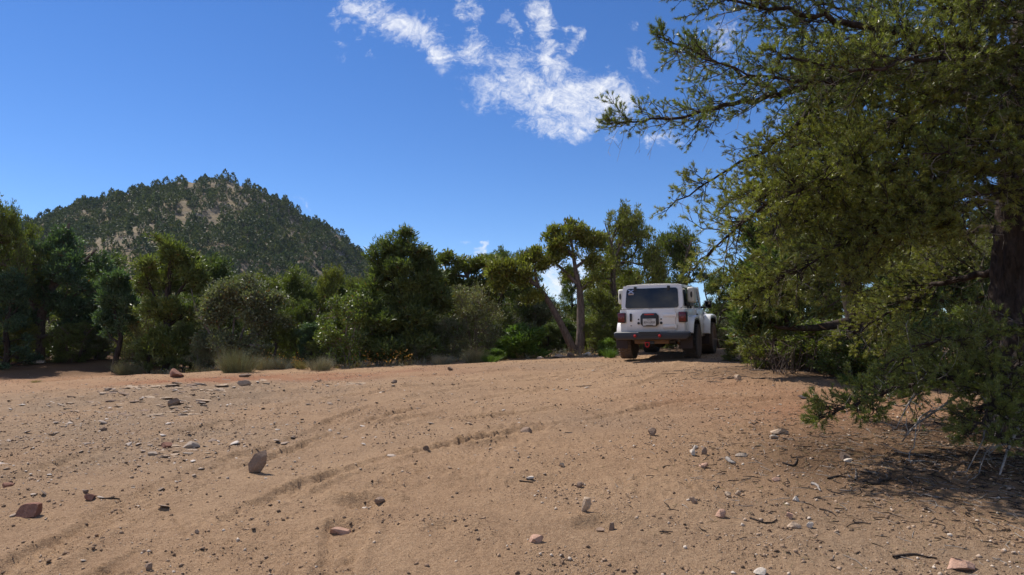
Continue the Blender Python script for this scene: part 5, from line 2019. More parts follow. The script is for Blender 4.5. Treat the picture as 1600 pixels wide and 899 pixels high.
        bbox(bm, min(sx * .645, sx * .81), max(sx * .645, sx * .81), -0.070, -0.045, 0.922, 1.135, 0.012, 2)
        bm_obj('lens', bm, REDL, tl)
        bm = bmesh.new()
        bbox(bm, min(sx * .70, sx * .755), max(sx * .70, sx * .755), -0.075, -0.068, 1.00, 1.045, 0.003, 1)
        bm_obj('reversing_lamp', bm, plain('dull_lamp', (0.20, 0.03, 0.03), 0.3), tl)
        # rear fender: white flare with black lining
        for ax, fr_ in ((AX_R, False), (AX_F, True)):
            if not fr_:
                path = [(ax - 0.60, 0.66), (ax - 0.52, 0.86), (ax - 0.36, 1.02), (ax - 0.1, 1.06), (ax + 0.20, 1.05), (ax + 0.42, 0.95), (ax + 0.56, 0.76), (ax + 0.66, 0.56)]
                xi, xo = 0.765, 0.925
            else:
                path = [(ax - 0.70, 0.58), (ax - 0.62, 0.78), (ax - 0.50, 1.00), (ax - 0.38, 1.07), (ax + 0.0, 1.085), (ax + 0.40, 1.06), (ax + 0.55, 0.98), (ax + 0.60, 0.84)]
                xi, xo = 0.555, 0.935
            for nm, t0, t1, mt, inset in (('fender', 0.0, 0.045, PAINT, 0.0), ('fender_liner', 0.047, 0.085, BLACK2, 0.012)):
                cy = ax
                b2 = bmesh.new()
                rows = []
                Pp = [Vector((p[0], p[1])) for p in path]
                for k, p in enumerate(Pp):
                    tn = (Pp[min(k + 1, len(Pp) - 1)] - Pp[max(k - 1, 0)]).normalized()
                    nrm = Vector((tn.y, -tn.x))
                    if nrm.dot(Vector((ax, WZ)) - p) < 0:
                        nrm = -nrm
                    a, b = p + nrm * t0, p + nrm * t1
                    drop = 0.02
                    rows.append([b2.verts.new((sx * xi, a.x, a.y)), b2.verts.new((sx * (xo - inset - .03), a.x, a.y)), b2.verts.new((sx * (xo - inset), (a + nrm * drop).x, (a + nrm * drop).y)),
                                 b2.verts.new((sx * (xo - inset), (b + nrm * drop).x, (b + nrm * drop).y)), b2.verts.new((sx * xi, b.x, b.y))])
                for r0, r1 in zip(rows[:-1], rows[1:]):
                    for i in range(5):
                        b2.faces.new((r0[i], r0[(i + 1) % 5], r1[(i + 1) % 5], r1[i]))
                b2.faces.new(rows[0]); b2.faces.new(rows[-1][::-1])
                bm = bmesh.new()
                join_bm(bm, b2)
                bm_obj(nm, bm, mt, car)
            if fr_:
                # side skin of the front wing behind the wheel, and the lamp at its front
                bm = bmesh.new()
                prism(bm, [(2.645, 0.58), (2.645, 1.12), (2.90, 1.06), (2.72, 0.80), (2.60, 0.58)], sx * .74, sx * .78, 'x', 0.006, 1)
                bm_obj('wing_panel', bm, PAINT, car)
                bm = bmesh.new()
                bbox(bm, min(sx * .76, sx * .93), max(sx * .76, sx * .93), 3.70, 3.80, 0.93, 1.01, 0.012, 2)
                bm_obj('marker_lamp', bm, REDL, car)
        # mud flap behind the rear wheel
        bm = bmesh.new()
        bbox(bm, min(sx * .63, sx * .92), max(sx * .63, sx * .92), 0.115, 0.13, 0.285, 0.60, 0.004, 1)
        bm_obj('mud_flap', bm, FLAP, car)
        bm = bmesh.new()
        bbox(bm, min(sx * .65, sx * .90), max(sx * .65, sx * .90), 2.60, 2.615, 0.29, 0.60, 0.004, 1)
        bm_obj('mud_flap', bm, FLAP, car)
    # ---- tailgate with everything on it
    bm = bmesh.new()
    bbox(bm, -0.60, 0.56, -0.022, 0.004, 0.68, 1.222, 0.010, 2)
    gate = bm_obj('tailgate', bm, PAINT, car)
    bm = bmesh.new()
    bbox(bm, -0.525, -0.475, -0.060, -0.036, 0.935, 1.13, 0.010, 2)
    bbox(bm, -0.52, -0.48, -0.036, -0.02, 0.94, 0.97)
    bbox(bm, -0.52, -0.48, -0.036, -0.02, 1.09, 1.12)
    bm_obj('handle', bm, BLACK2, gate)
    bm = bmesh.new()
    bbox(bm, -0.518, -0.482, -0.027, -0.021, 0.825, 0.845, 0.003, 1)
    bm_obj('emblem', bm, STEEL, gate)
    for z in (1.075, 0.812):
        bm = bmesh.new()
        bbox(bm, 0.27, 0.575, -0.050, -0.020, z - 0.038, z + 0.038, 0.012, 2)
        cyl(bm, (0.575, -0.035, z - .05), (0.575, -0.035, z + .05), 0.022, n=12)
        bm_obj('hinge', bm, PAINT, gate)
    for x in (-0.315, 0.225):
        for z, r in ((0.985, 0.018), (0.895, 0.032)):
            bm = bmesh.new()
            cyl(bm, (x, -0.036, z), (x, -0.018, z), r, n=16)
            bm_obj('plug', bm, BLACK2, gate)
    cx = -0.045
    bm = bmesh.new()
    prism(bm, [(cx - .155, .815), (cx + .155, .815), (cx + .215, .875), (cx + .215, 1.065), (cx + .16, 1.13), (cx - .16, 1.13), (cx - .215, 1.065), (cx - .215, .875)], -0.075, -0.020, 'y', 0.012, 2)
    br = bm_obj('plate_bracket', bm, BLACK2, gate)
    bm = bmesh.new()
    bbox(bm, cx - .115, cx + .115, -0.084, -0.074, 1.085, 1.112, 0.004, 1)
    bm_obj('brake_light', bm, REDP, br)
    bm = bmesh.new()
    bbox(bm, cx - .155, cx + .155, -0.084, -0.076, 0.835, 1.00, 0.003, 1)
    pl_ = bm_obj('licence_plate', bm, PLATE, br, False)
    text_part('lettering', 'TEXAS', 0.043, (cx, -0.0855, 0.973), pl_, INK, 0.001)
    text_part('lettering', 'RFH-6909', 0.090, (cx, -0.0855, 0.905), pl_, INK, 0.001, 0.72)
    bm = bmesh.new()
    bbox(bm, cx - .085, cx + .085, -0.088, -0.084, 0.840, 0.852)
    bm_obj('plate_clip', bm, BLACK2, pl_)
    # ---- rear bumper, hooks and hitch
    bm = bmesh.new()
    prism(bm, [(-0.90, 0.575), (-0.82, 0.505), (0.82, 0.505), (0.90, 0.575), (0.90, 0.665), (0.86, 0.692), (-0.86, 0.692), (-0.90, 0.665)], -0.17, 0.06, 'y', 0.035, 3)
    bp = bm_obj('rear_bumper', bm, BUMPER, car)
    bm = bmesh.new()
    prism(bm, [(-0.30, .698), (0.22, .698), (0.16, .60), (-0.24, .60)], -0.178, -0.168, 'y', 0.004, 1)
    bm_obj('step_pad', bm, BLACK2, bp)
    for x in (-0.37, 0.215):
        bm = bmesh.new()
        n = 14
        for k in range(n):
            a0, a1 = 2 * math.pi * k / n, 2 * math.pi * (k + 1) / n
            cyl(bm, (x + .026 * math.cos(a0), -0.19, .598 + .024 * math.sin(a0)), (x + .026 * math.cos(a1), -0.19, .598 + .024 * math.sin(a1)), 0.013, n=8)
        bbox(bm, x - .02, x + .02, -0.22, -0.16, .585, .615, 0.006, 1)
        bm_obj('tow_hook', bm, REDP, bp)
    bm = bmesh.new()
    bbox(bm, -0.42, 0.40, -0.06, 0.05, 0.405, 0.502, 0.012, 2)
    hb = bm_obj('hitch_beam', bm, RUST, car)
    bm = bmesh.new()
    bbox(bm, -0.155, 0.06, -0.085, -0.055, 0.395, 0.475, 0.008, 1)
    bm_obj('hitch_socket', bm, BLACK2, hb)
    bm = bmesh.new()
    sx0 = -0.10
    pts = [(sx0 - .04, .44), (sx0 - .045, .38), (sx0 - .02, .335), (sx0 + .02, .335), (sx0 + .045, .38), (sx0 + .04, .44)]
    for a, b in zip(pts[:-1], pts[1:]):
        cyl(bm, (a[0], -0.11, a[1]), (b[0], -0.11, b[1]), 0.013, n=8)
    cyl(bm, (sx0 - .06, -.11, .44), (sx0 + .06, -.11, .44), 0.015, n=8)
    bm_obj('shackle', bm, REDP, hb)
    # ---- underbody
    bm = bmesh.new()
    for sx in (-1, 1):
        bbox(bm, sx * .45 - .05, sx * .45 + .05, 0.05, 3.75, 0.46, 0.60, 0.01, 1)
    bbox(bm, -0.60, 0.60, 0.10, 2.6, 0.56, 0.66)
    for y in (0.35, 1.4, 2.3, 3.4):
        bbox(bm, -0.45, 0.45, y - .04, y + .04, 0.47, 0.56)
    bbox(bm, 0.05, 0.55, 0.9, 1.9, 0.36, 0.56, 0.03, 2)
    bbox(bm, -0.22, 0.22, 1.9, 3.3, 0.36, 0.6, 0.04, 2)
    bm_obj('chassis', bm, CHASSIS, car)
    bm = bmesh.new()
    cyl(bm, (-.12, .22, .50), (.50, .22, .50), 0.095, n=20)
    cyl(bm, (.5, .22, .50), (.62, .05, .47), 0.03, n=12)
    bm_obj('muffler', bm, STEEL, car)
    for ay in (AX_R, AX_F):
        bm = bmesh.new()
        cyl(bm, (-.66, ay, WZ), (.66, ay, WZ), 0.045, n=14)
        b2 = bmesh.new()
        bmesh.ops.create_uvsphere(b2, u_segments=16, v_segments=10, radius=0.155, matrix=Matrix.Translation((0.0 if ay == AX_R else -.25, ay, WZ)))
        join_bm(bm, b2)
        bm_obj('axle', bm, CHASSIS, car)
    for sx in (-1, 1):
        bm = bmesh.new()
        cyl(bm, (sx * .50, AX_R - .12, .36), (sx * .42, AX_R - .16, .78), 0.032, n=12)
        cyl(bm, (sx * .50, AX_R - .12, .34), (sx * .47, AX_R - .14, .52), 0.02, n=12)
        bm_obj('shock_absorber', bm, RUST, car)
    # ---- windscreen
    bm = bmesh.new()
    for sx in (-1, 1):
        prism(bm, [(2.44, 1.235), (2.54, 1.235), (2.16, 1.79), (2.07, 1.79)], min(sx * .68, sx * .735), max(sx * .68, sx * .735), 'x', 0.01, 1)
    bbox(bm, -0.68, 0.68, 2.08, 2.15, 1.735, 1.785, 0.01, 1)
    ws = bm_obj('windscreen_frame', bm, PAINT, car)
    bm = bmesh.new()
    prism(bm, [(2.47, 1.25), (2.478, 1.25), (2.128, 1.74), (2.12, 1.74)], -0.678, 0.678, 'x')
    bm_obj('windscreen', bm, GLASS, ws, False)
    # ---- wheels
    wheel_src = None
    for sx in (-1, 1):
        for ay in (AX_R, AX_F):
            if wheel_src is None:
                w = empty('wheel', (0, 0, 0))
                COL.objects.unlink(w)
                bm = bmesh.new()
                hw = 0.155
                lathe_x(bm, [(0.235, -hw * .9), (0.30, -hw * 1.03), (0.37, -hw * 1.04), (0.405, -hw * .92), (0.415, -hw * .6), (0.417, 0), (0.415, hw * .6), (0.405, hw * .92), (0.37, hw * 1.04), (0.30, hw * 1.03), (0.235, hw * .9)], (0, 0, 0), 48)
                for k in range(34):
                    a = 2 * math.pi * k / 34
                    for x0, x1, da in ((-hw * 1.05, -hw * .52, 0), (-hw * .46, -hw * .03, .09), (hw * .03, hw * .46, 0), (hw * .52, hw * 1.05, .09)):
                        b2 = bmesh.new()
                        bmesh.ops.create_cube(b2, size=1, matrix=Matrix.Rotation(a + da, 4, 'X') @ Matrix.Translation(((x0 + x1) / 2, 0, 0.414)) @ Matrix.Diagonal((x1 - x0, 0.050, 0.024, 1)))
                        join_bm(bm, b2)
                ty = bm_obj('tyre', bm, RUBBER, None)
                bm = bmesh.new()
                lathe_x(bm, [(0.235, -.12), (0.245, .135), (0.232, .145), (0.215, .12), (0.20, .06), (0.20, -.12)], (0, 0, 0), 36)
                cyl(bm, (0.03, 0, 0), (0.10, 0, 0), 0.075, 0.06, 20)
                for k in range(8):
                    a = 2 * math.pi * k / 8
                    b2 = bmesh.new()
                    bmesh.ops.create_cube(b2, size=1, matrix=Matrix.Rotation(a, 4, 'X') @ Matrix.Translation((0.085, 0, 0.14)) @ Matrix.Diagonal((0.03, 0.055, 0.17, 1)))
                    join_bm(bm, b2)
                ri = bm_obj('rim', bm, ALLOY, None)
                COL.objects.unlink(ty)
                COL.objects.unlink(ri)
                wheel_src = (ty.data, ri.data)
            w = empty('wheel', (sx * 0.785, ay, WZ))
            w.parent = car
            w.rotation_euler = (0.3 * sx + ay, 0, 0 if sx > 0 else math.pi)
            for nm, me in zip(('tyre', 'rim'), wheel_src):
                o = bpy.data.objects.new(nm, me)
                COL.objects.link(o)
                o.parent = w
    return car


car = build_car()
CAR_YAW = R(25)
cpos = at(1020, 540, 16.25)
hd = np.array((math.sin(CAR_YAW), math.cos(CAR_YAW)))
pr, pf = cpos[:2] + hd * 0.76, cpos[:2] + hd * 3.2
zr, zf = gz(*pr), gz(*pf)
pitch_c = math.atan2(zf - zr, 2.44)
car.rotation_mode = 'XYZ'
car.rotation_euler = (pitch_c, 0, -CAR_YAW)
car.location = (cpos[0], cpos[1], zr - math.tan(pitch_c) * 0.76 - 0.012)

# ------------------------------------------------------------------ stones
def rock_mesh(name, seed, size, sub=3, planes=16, flat=0.0, rough=0.05):
    """Faceted broken stone, size = full extents."""
    rg = np.random.RandomState(seed)
    bm = bmesh.new()
    bmesh.ops.create_icosphere(bm, subdivisions=sub, radius=1.0)
    V = np.array([v.co[:] for v in bm.verts])
    for _ in range(planes):
        n = unit(rg.normal(size=3) * np.array([1, 1, 1 + flat]))
        d = rg.uniform(0.40, 0.66)
        e = np.maximum(0, V @ n - d)
        V = V - e[:, None] * n
    V = V * (1 + rough * perlin(V[:, 0] * 2.5 + seed, V[:, 1] * 2.5 + V[:, 2] * 1.7, seed % 7)[:, None])
    lo, hi = V.min(0), V.max(0)
    V = (V - (lo + hi) / 2) / (hi - lo) * np.asarray(size)
    for v, c in zip(bm.verts, V):
        v.co = c
    me = bpy.data.meshes.new(name)
    bm.to_mesh(me)
    bm.free()
    if sub >= 3:
        me.polygons.foreach_set('use_smooth', np.ones(len(me.polygons), bool))
        me.set_sharp_from_angle(angle=R(24))
    return me


def stone_mat(name, a, b_):
    m, nt, b = new_mat(name)
    n1 = tex_noise(nt, 9, 6, 0.7, 0.4)
    n2 = tex_noise(nt, 70, 4, 0.7)
    c = ramp(nt, n1, [(0.3, a), (0.7, b_)])
    c = mixc(nt, 0.35, c, ramp(nt, n2, [(0.3, tuple(x * .55 for x in a)), (0.7, tuple(min(1, x * 1.15) for x in b_))]))
    nt.links.new(c, b.inputs['Base Color'])
    b.inputs['Roughness'].default_value = 0.9
    b.inputs['Specular IOR Level'].default_value = 0.2
    bump(nt, b, math_node(nt, 'ADD', n1, n2), 0.012, 0.7)
    return m


SM = {
    'brown': stone_mat('brown_stone', (0.19, 0.125, 0.085), (0.33, 0.23, 0.165)),
    'red': stone_mat('red_stone', (0.19, 0.085, 0.055), (0.32, 0.165, 0.115)),
    'pink': stone_mat('pink_stone', (0.36, 0.20, 0.13), (0.52, 0.33, 0.24)),
    'tan': stone_mat('tan_stone', (0.36, 0.25, 0.165), (0.54, 0.41, 0.29)),
    'pale': stone_mat('pale_stone', (0.45, 0.37, 0.29), (0.66, 0.57, 0.47)),
    'grey': stone_mat('grey_stone', (0.25, 0.19, 0.145), (0.42, 0.34, 0.27)),
    'dark': stone_mat('dark_stone', (0.11, 0.075, 0.055), (0.24, 0.17, 0.125)),
}


def stone(px, base_py, w, h, mat, label, seed, depth=0.8, tilt=(0, 0, 0), name='stone', sink=0.22, cat='stone'):
    g = ground_at(px, base_py)
    Y = g[1]
    W, H = w / F * Y, h / F * Y
    cosv = 0.92
    H = H / cosv
    big = w >= 16
    me = rock_mesh(name, seed, (W, W * depth, H * (1 + sink)), 4 if w > 26 else (3 if big else 2), 18 if big else 12)
    me.materials.append(SM[mat])
    o = bpy.data.objects.new(name, me)
    COL.objects.link(o)
    o.rotation_euler = tilt
    x, y = g[0], Y + W * depth * 0.4
    o.location = (x, y, gz(x, y) + H * 0.5 * (1 - sink))
    return tag(o, label, cat)


stone(400, 743, 26, 36, 'brown', 'largest loose stone on the dirt, brown and standing tilted on its edge', 3, 0.62, (0, R(34), R(-14)), 'boulder')
stone(38, 809, 34, 18, 'red', 'reddish brown stone half sunk in the dirt near the lower left corner', 8, 0.7, (0, R(-6), R(20)))
stone(136, 784, 17, 9, 'red', 'small reddish stone up and right of the half-sunk red one', 12, 0.8)
stone(271, 591, 22, 13, 'red', 'rounded red boulder by the foot of the tall open pine', 15, 0.9, name='boulder')
stone(917, 807, 14, 20, 'tan', 'pale tan stone standing upright alone in the middle of the foreground', 21, 0.8, (0, R(8), 0))
stone(1509, 891, 42, 15, 'pink', 'flat orange-faced slab lying at the lower right', 27, 0.7, (0, R(4), R(10)), sink=0.35)
stone(1221, 677, 28, 7, 'tan', 'long flat tan stone at the edge of the needle litter', 31, 0.6)
stone(1211, 686, 14, 6, 'pale', 'white flat stone just below the long flat tan one', 32, 0.7)
stone(1101, 710, 9, 11, 'brown', 'small brown block standing upright beside pale pebbles right of centre', 33, 0.8)
stone(1088, 702, 9, 6, 'pale', 'pale angular pebble touching the small brown block on its left', 34)
stone(1083, 712, 8, 8, 'pale', 'pale pebble in front of the pair by the small brown block', 35)
stone(1101, 731, 15, 8, 'pink', 'pink flattish stone below the small brown block', 36, 0.7)
stone(1160, 716, 18, 6, 'grey', 'flat grey-tan stone on the dirt left of the litter', 37, 0.6, (0, R(5), R(-15)))
stone(1128, 812, 16, 11, 'pink', 'pink stone with a dark shaded side in the right foreground', 38, 0.8)
stone(1243, 827, 18, 9, 'tan', 'flat tan oval stone in the right foreground', 39, 0.7)
stone(1236, 812, 12, 8, 'pink', 'small pinkish stone just behind the flat tan oval one', 40)
stone(1267, 825, 12, 8, 'pale', 'small white stone right of the flat tan oval one', 41)
stone(1323, 718, 16, 13, 'dark', 'dark wedge-shaped stone in the dappled shade', 42, 0.8, (0, R(-12), 0))
stone(1327, 722, 13, 5, 'pale', 'pale chip in front of the dark wedge-shaped stone', 43, 0.7)
stone(665, 708, 9, 8, 'dark', 'dark round stone alone on the smooth dirt at the centre', 44)
stone(1020, 683, 13, 11, 'brown', 'brown crumbly lump of earth right of the centre', 45, 0.8, name='clod')
stone(838, 853, 24, 9, 'pink', 'flat pinkish stone flush with the ground at the bottom centre', 46, 0.8, sink=0.5)
stone(532, 827, 34, 9, 'pink', 'low pinkish slab embedded in the dirt left of the centre', 47, 0.6, (0, R(4), R(8)), sink=0.4)
stone(592, 783, 18, 8, 'brown', 'brown clod on the lip of the scraped hollow', 48, 0.8, name='clod')
stone(229, 893, 14, 10, 'brown', 'round brown stone at the bottom edge, left', 49)
stone(9, 763, 17, 8, 'red', 'reddish stone at the left edge of the view', 50, 0.8)
stone(1190, 898, 20, 10, 'pale', 'pale rounded stone cut by the bottom edge of the view', 51, 0.8)
stone(1155, 596, 13, 8, 'tan', 'three-cornered tan stone in front of the car, right', 52, 0.7, (0, R(20), 0))
stone(1139, 776, 11, 8, 'tan', 'left one of a close pair of small tan stones', 53)
stone(1154, 776, 9, 7, 'tan', 'right one of a close pair of small tan stones', 54)
stone(1085, 793, 12, 9, 'brown', 'brown stone below and left of the close tan pair', 55)
stone(1214, 752, 13, 6, 'pink', 'flat pink stone on the litter left of the white stick', 56, 0.7)
stone(1245, 782, 10, 7, 'pale', 'small pale stone below the white stick', 57)
stone(938, 828, 14, 6, 'brown', 'crumbled brown clod right below the upright tan stone', 58, name='clod')
stone(956, 826, 9, 11, 'brown', 'upright brown clod at the end of the crumbled one', 59, name='clod')
stone(918, 557, 13, 6, 'pale', 'pale stone at the foot of the twin-trunked juniper', 60)
stone(873, 559, 20, 6, 'grey', 'grey flat stone left of the twin-trunked juniper', 61, 0.6)
stone(893, 558, 14, 7, 'dark', 'dark stone lying right at the base of the leaning trunk', 62)
stone(845, 561, 12, 5, 'grey', 'small grey stone on the rim below the bright green bush', 63)
stone(822, 678, 18, 9, 'brown', 'brown stone in the rut near the middle', 64)
stone(828, 746, 14, 4, 'pale', 'thin pale chip on the dirt at the centre', 65, 0.6)
stone(878, 728, 8, 6, 'tan', 'tan pebble right above the thin pale chip', 66)
stone(907, 760, 13, 8, 'brown', 'brown lump right of the thin pale chip', 67, name='clod')
stone(1255, 620, 14, 4, 'pale', 'far pale flat stone on the track below the pines', 68, 0.6)
stone(703, 580, 8, 5, 'dark', 'dark stone near the shade of the big dark pine', 69)
stone(615, 604, 10, 5, 'dark', 'dark flat stone on the far dirt left of centre', 70)
stone(132, 775, 8, 5, 'dark', 'dark pebble touching the small reddish stone', 71)
stone(306, 837, 9, 6, 'dark', 'dark pebble in the lower left on the track edge', 72)
stone(380, 612, 22, 9, 'grey', 'grey knob of rock at the right end of the ledge', 73, 0.6)
stone(382, 592, 20, 5, 'dark', 'flat dark slab behind the right end of the ledge', 74, 0.5)
stone(268, 640, 18, 9, 'brown', 'brown slanted block in front of the ledge', 75, 0.7, (0, R(-18), R(20)))
stone(315, 634, 26, 5, 'tan', 'long pale flat stone in front of the ledge', 76, 0.5)
stone(258, 702, 18, 8, 'red', 'reddish knob of rock in the broken ground above the tilted boulder', 77, 0.7)
stone(296, 700, 26, 8, 'grey', 'grey broken slab right of the reddish knob', 78, 0.6)
stone(160, 595 + 82, 12, 5, 'dark', 'dark flat stone in the gravel field at the left', 79, 0.6)
stone(56, 570, 26, 8, 'grey', 'grey rock on the shaded bank at the far left', 80, 0.7)
stone(20, 572, 16, 6, 'red', 'reddish rock beside the grey one on the shaded bank', 81)

# the outcrop of thin bedrock slabs
lc = ground_at(250, 625)
ledge = empty('rock_ledge', (lc[0], lc[1], gz(lc[0], lc[1])))
tag(ledge, 'low outcrop of broken grey-brown bedrock slabs across the left of the clearing', 'rock ledge')
rg = np.random.RandomState(404)
SLABS = []
for k in range(8):
    me = rock_mesh('slab', 500 + k, (1, 1, 1), 2, 14, rough=0.12)
    me.materials.append(SM[('grey', 'tan', 'brown', 'tan')[k % 4]])
    SLABS.append(me)
rows = [(200, 350, 604, 612, 34), (150, 350, 613, 628, 60), (90, 330, 628, 645, 60), (180, 310, 648, 652, 14), (230, 330, 695, 716, 40), (350, 440, 592, 612, 16), (500, 570, 598, 604, 10)]
for x0, x1, y0, y1, n in rows:
    for _ in range(n):
        px, py = rg.uniform(x0, x1), rg.uniform(y0, y1)
        g = ground_at(px, py)
        w = rg.uniform(8, 26) * rg.uniform(0.6, 1) / F * g[1]
        o = bpy.data.objects.new('slab', SLABS[rg.randint(8)])
        COL.objects.link(o)
        o.parent = ledge
        t = w * rg.uniform(0.10, 0.24)
        o.scale = (w, w * rg.uniform(0.5, 0.9), t)
        o.rotation_euler = (rg.uniform(-.12, .12) - 0.06, rg.uniform(-.15, .15), rg.uniform(-.6, .6))
        o.location = Vector((g[0], g[1], gz(g[0], g[1]) - t * 0.10)) - ledge.location

# ------------------------------------------------------------------ gravel: chips past counting
def chip_bases(nv=10):
    out = []
    for s in range(nv):
        me = rock_mesh('chip', 900 + s, (1, 1, 1), 1, 7, rough=0.1)
        V = np.array([v.co[:] for v in me.vertices])
        T = np.array([p.vertices[:] for p in me.polygons])
        bpy.data.meshes.remove(me)
        # the coarse ball keeps 80 faces; weld down to the hull of its 12 corner points
        out.append((V, T))
    return out


def ico_chip(seed):
    rg_ = np.random.RandomState(seed)
    # a crooked double pyramid: 5 corners round the waist, one above, one below
    n = 5
    a = np.arange(n) * 2 * np.pi / n + rg_.uniform(-.35, .35, n)
    q = rg_.uniform(.65, 1.15, n)
    V = np.vstack([np.stack([np.cos(a) * q, np.sin(a) * q, rg_.uniform(-.35, .35, n)], 1), [[rg_.uniform(-.4, .4), rg_.uniform(-.4, .4), .9], [0, 0, -.9]]])
    T = np.array([[k, (k + 1) % n, n] for k in range(n)] + [[(k + 1) % n, k, n + 1] for k in range(n)])
    return V, T


def scatter_chips(name, label, mat, pts, sizes, seed, flat=(0.45, 0.95)):
    rg_ = np.random.RandomState(seed)
    bases = [ico_chip(1000 + seed * 20 + k) for k in range(10)]
    n = len(pts)
    zs = height(pts[:, 0], pts[:, 1])
    src = []
    for k, (V, T) in enumerate(bases):
        o = build_mesh('chip', V, [T], mat, link=False)
        src.append(o)
    sc = np.stack([np.ones(n), rg_.uniform(.55, 1, n), rg_.uniform(*flat, n)], 1) * (sizes * 0.5)[:, None]
    rot = np.stack([rg_.normal(0, .22, n), rg_.normal(0, .22, n), rg_.uniform(0, 6.28, n)], 1)
    return scatter_instances(name, src, np.column_stack([pts, zs + sizes * 0.10]), rot, sc, rg_.randint(0, 10, n), label)


def chips_mat(name, stops):
    m, nt, b = new_mat(name)
    oi = nt.nodes.new('ShaderNodeObjectInfo')
    c = ramp(nt, oi.outputs['Random'], stops)
    n = tex_noise(nt, 1.2, 4, 0.7)
    c = mixc(nt, 0.3, c, ramp(nt, n, [(0.3, (0.11, 0.07, 0.048)), (0.7, (0.38, 0.275, 0.19))]))
    nt.links.new(c, b.inputs['Base Color'])
    b.inputs['Roughness'].default_value = 0.92
    b.inputs['Specular IOR Level'].default_value = 0.15
    return m


CHIP = chips_mat('gravel_chips', [(0.0, (0.045, 0.028, 0.019)), (0.25, (0.14, 0.085, 0.052)), (0.55, (0.29, 0.185, 0.115)), (0.80, (0.38, 0.26, 0.17)), (0.93, (0.52, 0.41, 0.31)), (1.0, (0.66, 0.57, 0.47))])
rg = np.random.RandomState(55)
n = 210000
th = R(1) * rg.uniform(-40, 40, n)
r = 3.2 * (26 / 3.2) ** (rg.rand(n) ** 1.25)
pts = np.stack([r * np.sin(th), r * np.cos(th)], 1)
dn = 1.3 * fbm(pts[:, 0] / 0.8, pts[:, 1] / 0.6, 4, 130) + 0.35 * np.exp(-(((pts[:, 0] - GRAVEL_C[0]) / 3.0) ** 2 + ((pts[:, 1] - GRAVEL_C[1]) / 2.2) ** 2)) * 3 + 0.35 * sstep(pts[:, 0], 0.0, 2.5) - 0.5 * np.exp(-(((pts[:, 0] + 2.2) / 2.2) ** 2 + ((pts[:, 1] - 6.5) / 2.0) ** 2))
pts = pts[rg.rand(n) < np.clip(0.30 + 0.95 * dn, 0.05, 1)]
sizes = 0.0046 * (1 - rg.rand(len(pts))) ** -0.45
sizes = np.clip(sizes * (0.7 + 0.10 * np.hypot(pts[:, 0], pts[:, 1])), 0.005, 0.042)
scatter_chips('gravel', 'loose gravel and stone chips scattered over the dirt', CHIP, pts, sizes, 1)
# flat pale flakes of the left gravel field
m = 1500
gp = np.stack([rg.normal(GRAVEL_C[0], 2.6, m), rg.normal(GRAVEL_C[1], 1.7, m)], 1)
lp = np.stack([rg.normal(LEDGE_C[0], 3.2, 900), rg.normal(LEDGE_C[1], 1.4, 900)], 1)
pts = np.vstack([gp, lp])
pts = pts[pts[:, 1] > 4]
sizes = np.clip(0.026 * (1 - rg.rand(len(pts))) ** -0.42, 0.02, 0.13)
FLK = chips_mat('rock_flakes', [(0.0, (0.16, 0.12, 0.095)), (0.4, (0.34, 0.26, 0.20)), (0.8, (0.50, 0.42, 0.35)), (1.0, (0.64, 0.57, 0.50))])
scatter_chips('rock_flakes', 'thin flat flakes of grey rock strewn over the left of the clearing', FLK, pts, sizes, 2, (0.12, 0.3))

# ------------------------------------------------------------------ sticks and litter
def stick(pts, r, mat, label, name='stick', seed=0):
    """pts: photo pixels on the ground."""
    G = np.array([ground_at(*p) for p in pts])
    G = resample(G, 0.05)
    rg_ = np.random.RandomState(seed)
    G = G + rg_.normal(0, r * 0.25, G.shape)
    G[:, 2] = height(G[:, 0], G[:, 1]) + r * 0.8
    rad = np.linspace(r, r * 0.5, len(G))
    V, Q, T = tube_chain(G, rad, 7, 0.15, rg_)
    mb = MB()
    mb.add(V, T, Q)
    o = mb.build(name, MAT[mat], None, True)
    c = G[len(G) // 2]
    o.data.transform(Matrix.Translation(-Vector(c)))
    o.location = c
    return tag(o, label, 'stick')


stick([(1267, 757), (1274, 758), (1282, 768)], 0.013, 'dead_wood', 'short white curved stick on the litter under the pine', seed=1)
stick([(1396, 868), (1420, 866), (1464, 872)], 0.009, 'bark_dark', 'long thin dark stick near the lower right corner', seed=2)
stick([(1223, 723), (1240, 726), (1246, 715)], 0.011, 'bark_dark', 'dark forked stick left of the dark wedge-shaped stone', seed=3)
stick([(1294, 747), (1312, 743), (1322, 745)], 0.011, 'bark_dark', 'dark straight stick on the litter above the white one', seed=4)
stick([(1336, 752), (1338, 742), (1338, 735)], 0.010, 'twig_wood', 'grey stub of stick standing out of the litter', seed=5)
stick([(1356, 760), (1375, 757), (1392, 752)], 0.017, 'bark_dark', 'thick dark broken branch lying in the dappled shade', seed=6)
stick([(1172, 813), (1196, 820), (1214, 816)], 0.008, 'bark_dark', 'dark crooked twig behind the flat tan oval stone', seed=7)
stick([(812, 747), (822, 748), (832, 749)], 0.008, 'bark_dark', 'dark twig beside the thin pale chip at the centre', seed=8)
stick([(1136, 593), (1150, 592), (1158, 590)], 0.014, 'bark_dark', 'dark stick beside the three-cornered tan stone by the car', seed=9)
stick([(1174, 592), (1195, 593)], 0.010, 'bark_dark', 'thin dark stick lying right of the three-cornered tan stone', seed=10)
stick([(1280, 795), (1296, 799), (1306, 806)], 0.007, 'bark_dark', 'slender dark twig below the white curved stick', seed=11)
stick([(1416, 720), (1436, 725), (1450, 722), (1470, 730)], 0.010, 'dead_wood', 'long grey fallen branch in the shade under the pine', seed=12)
stick([(160, 783), (186, 782)], 0.008, 'bark_dark', 'thin dark twig right of the small reddish stone at the left', seed=13)
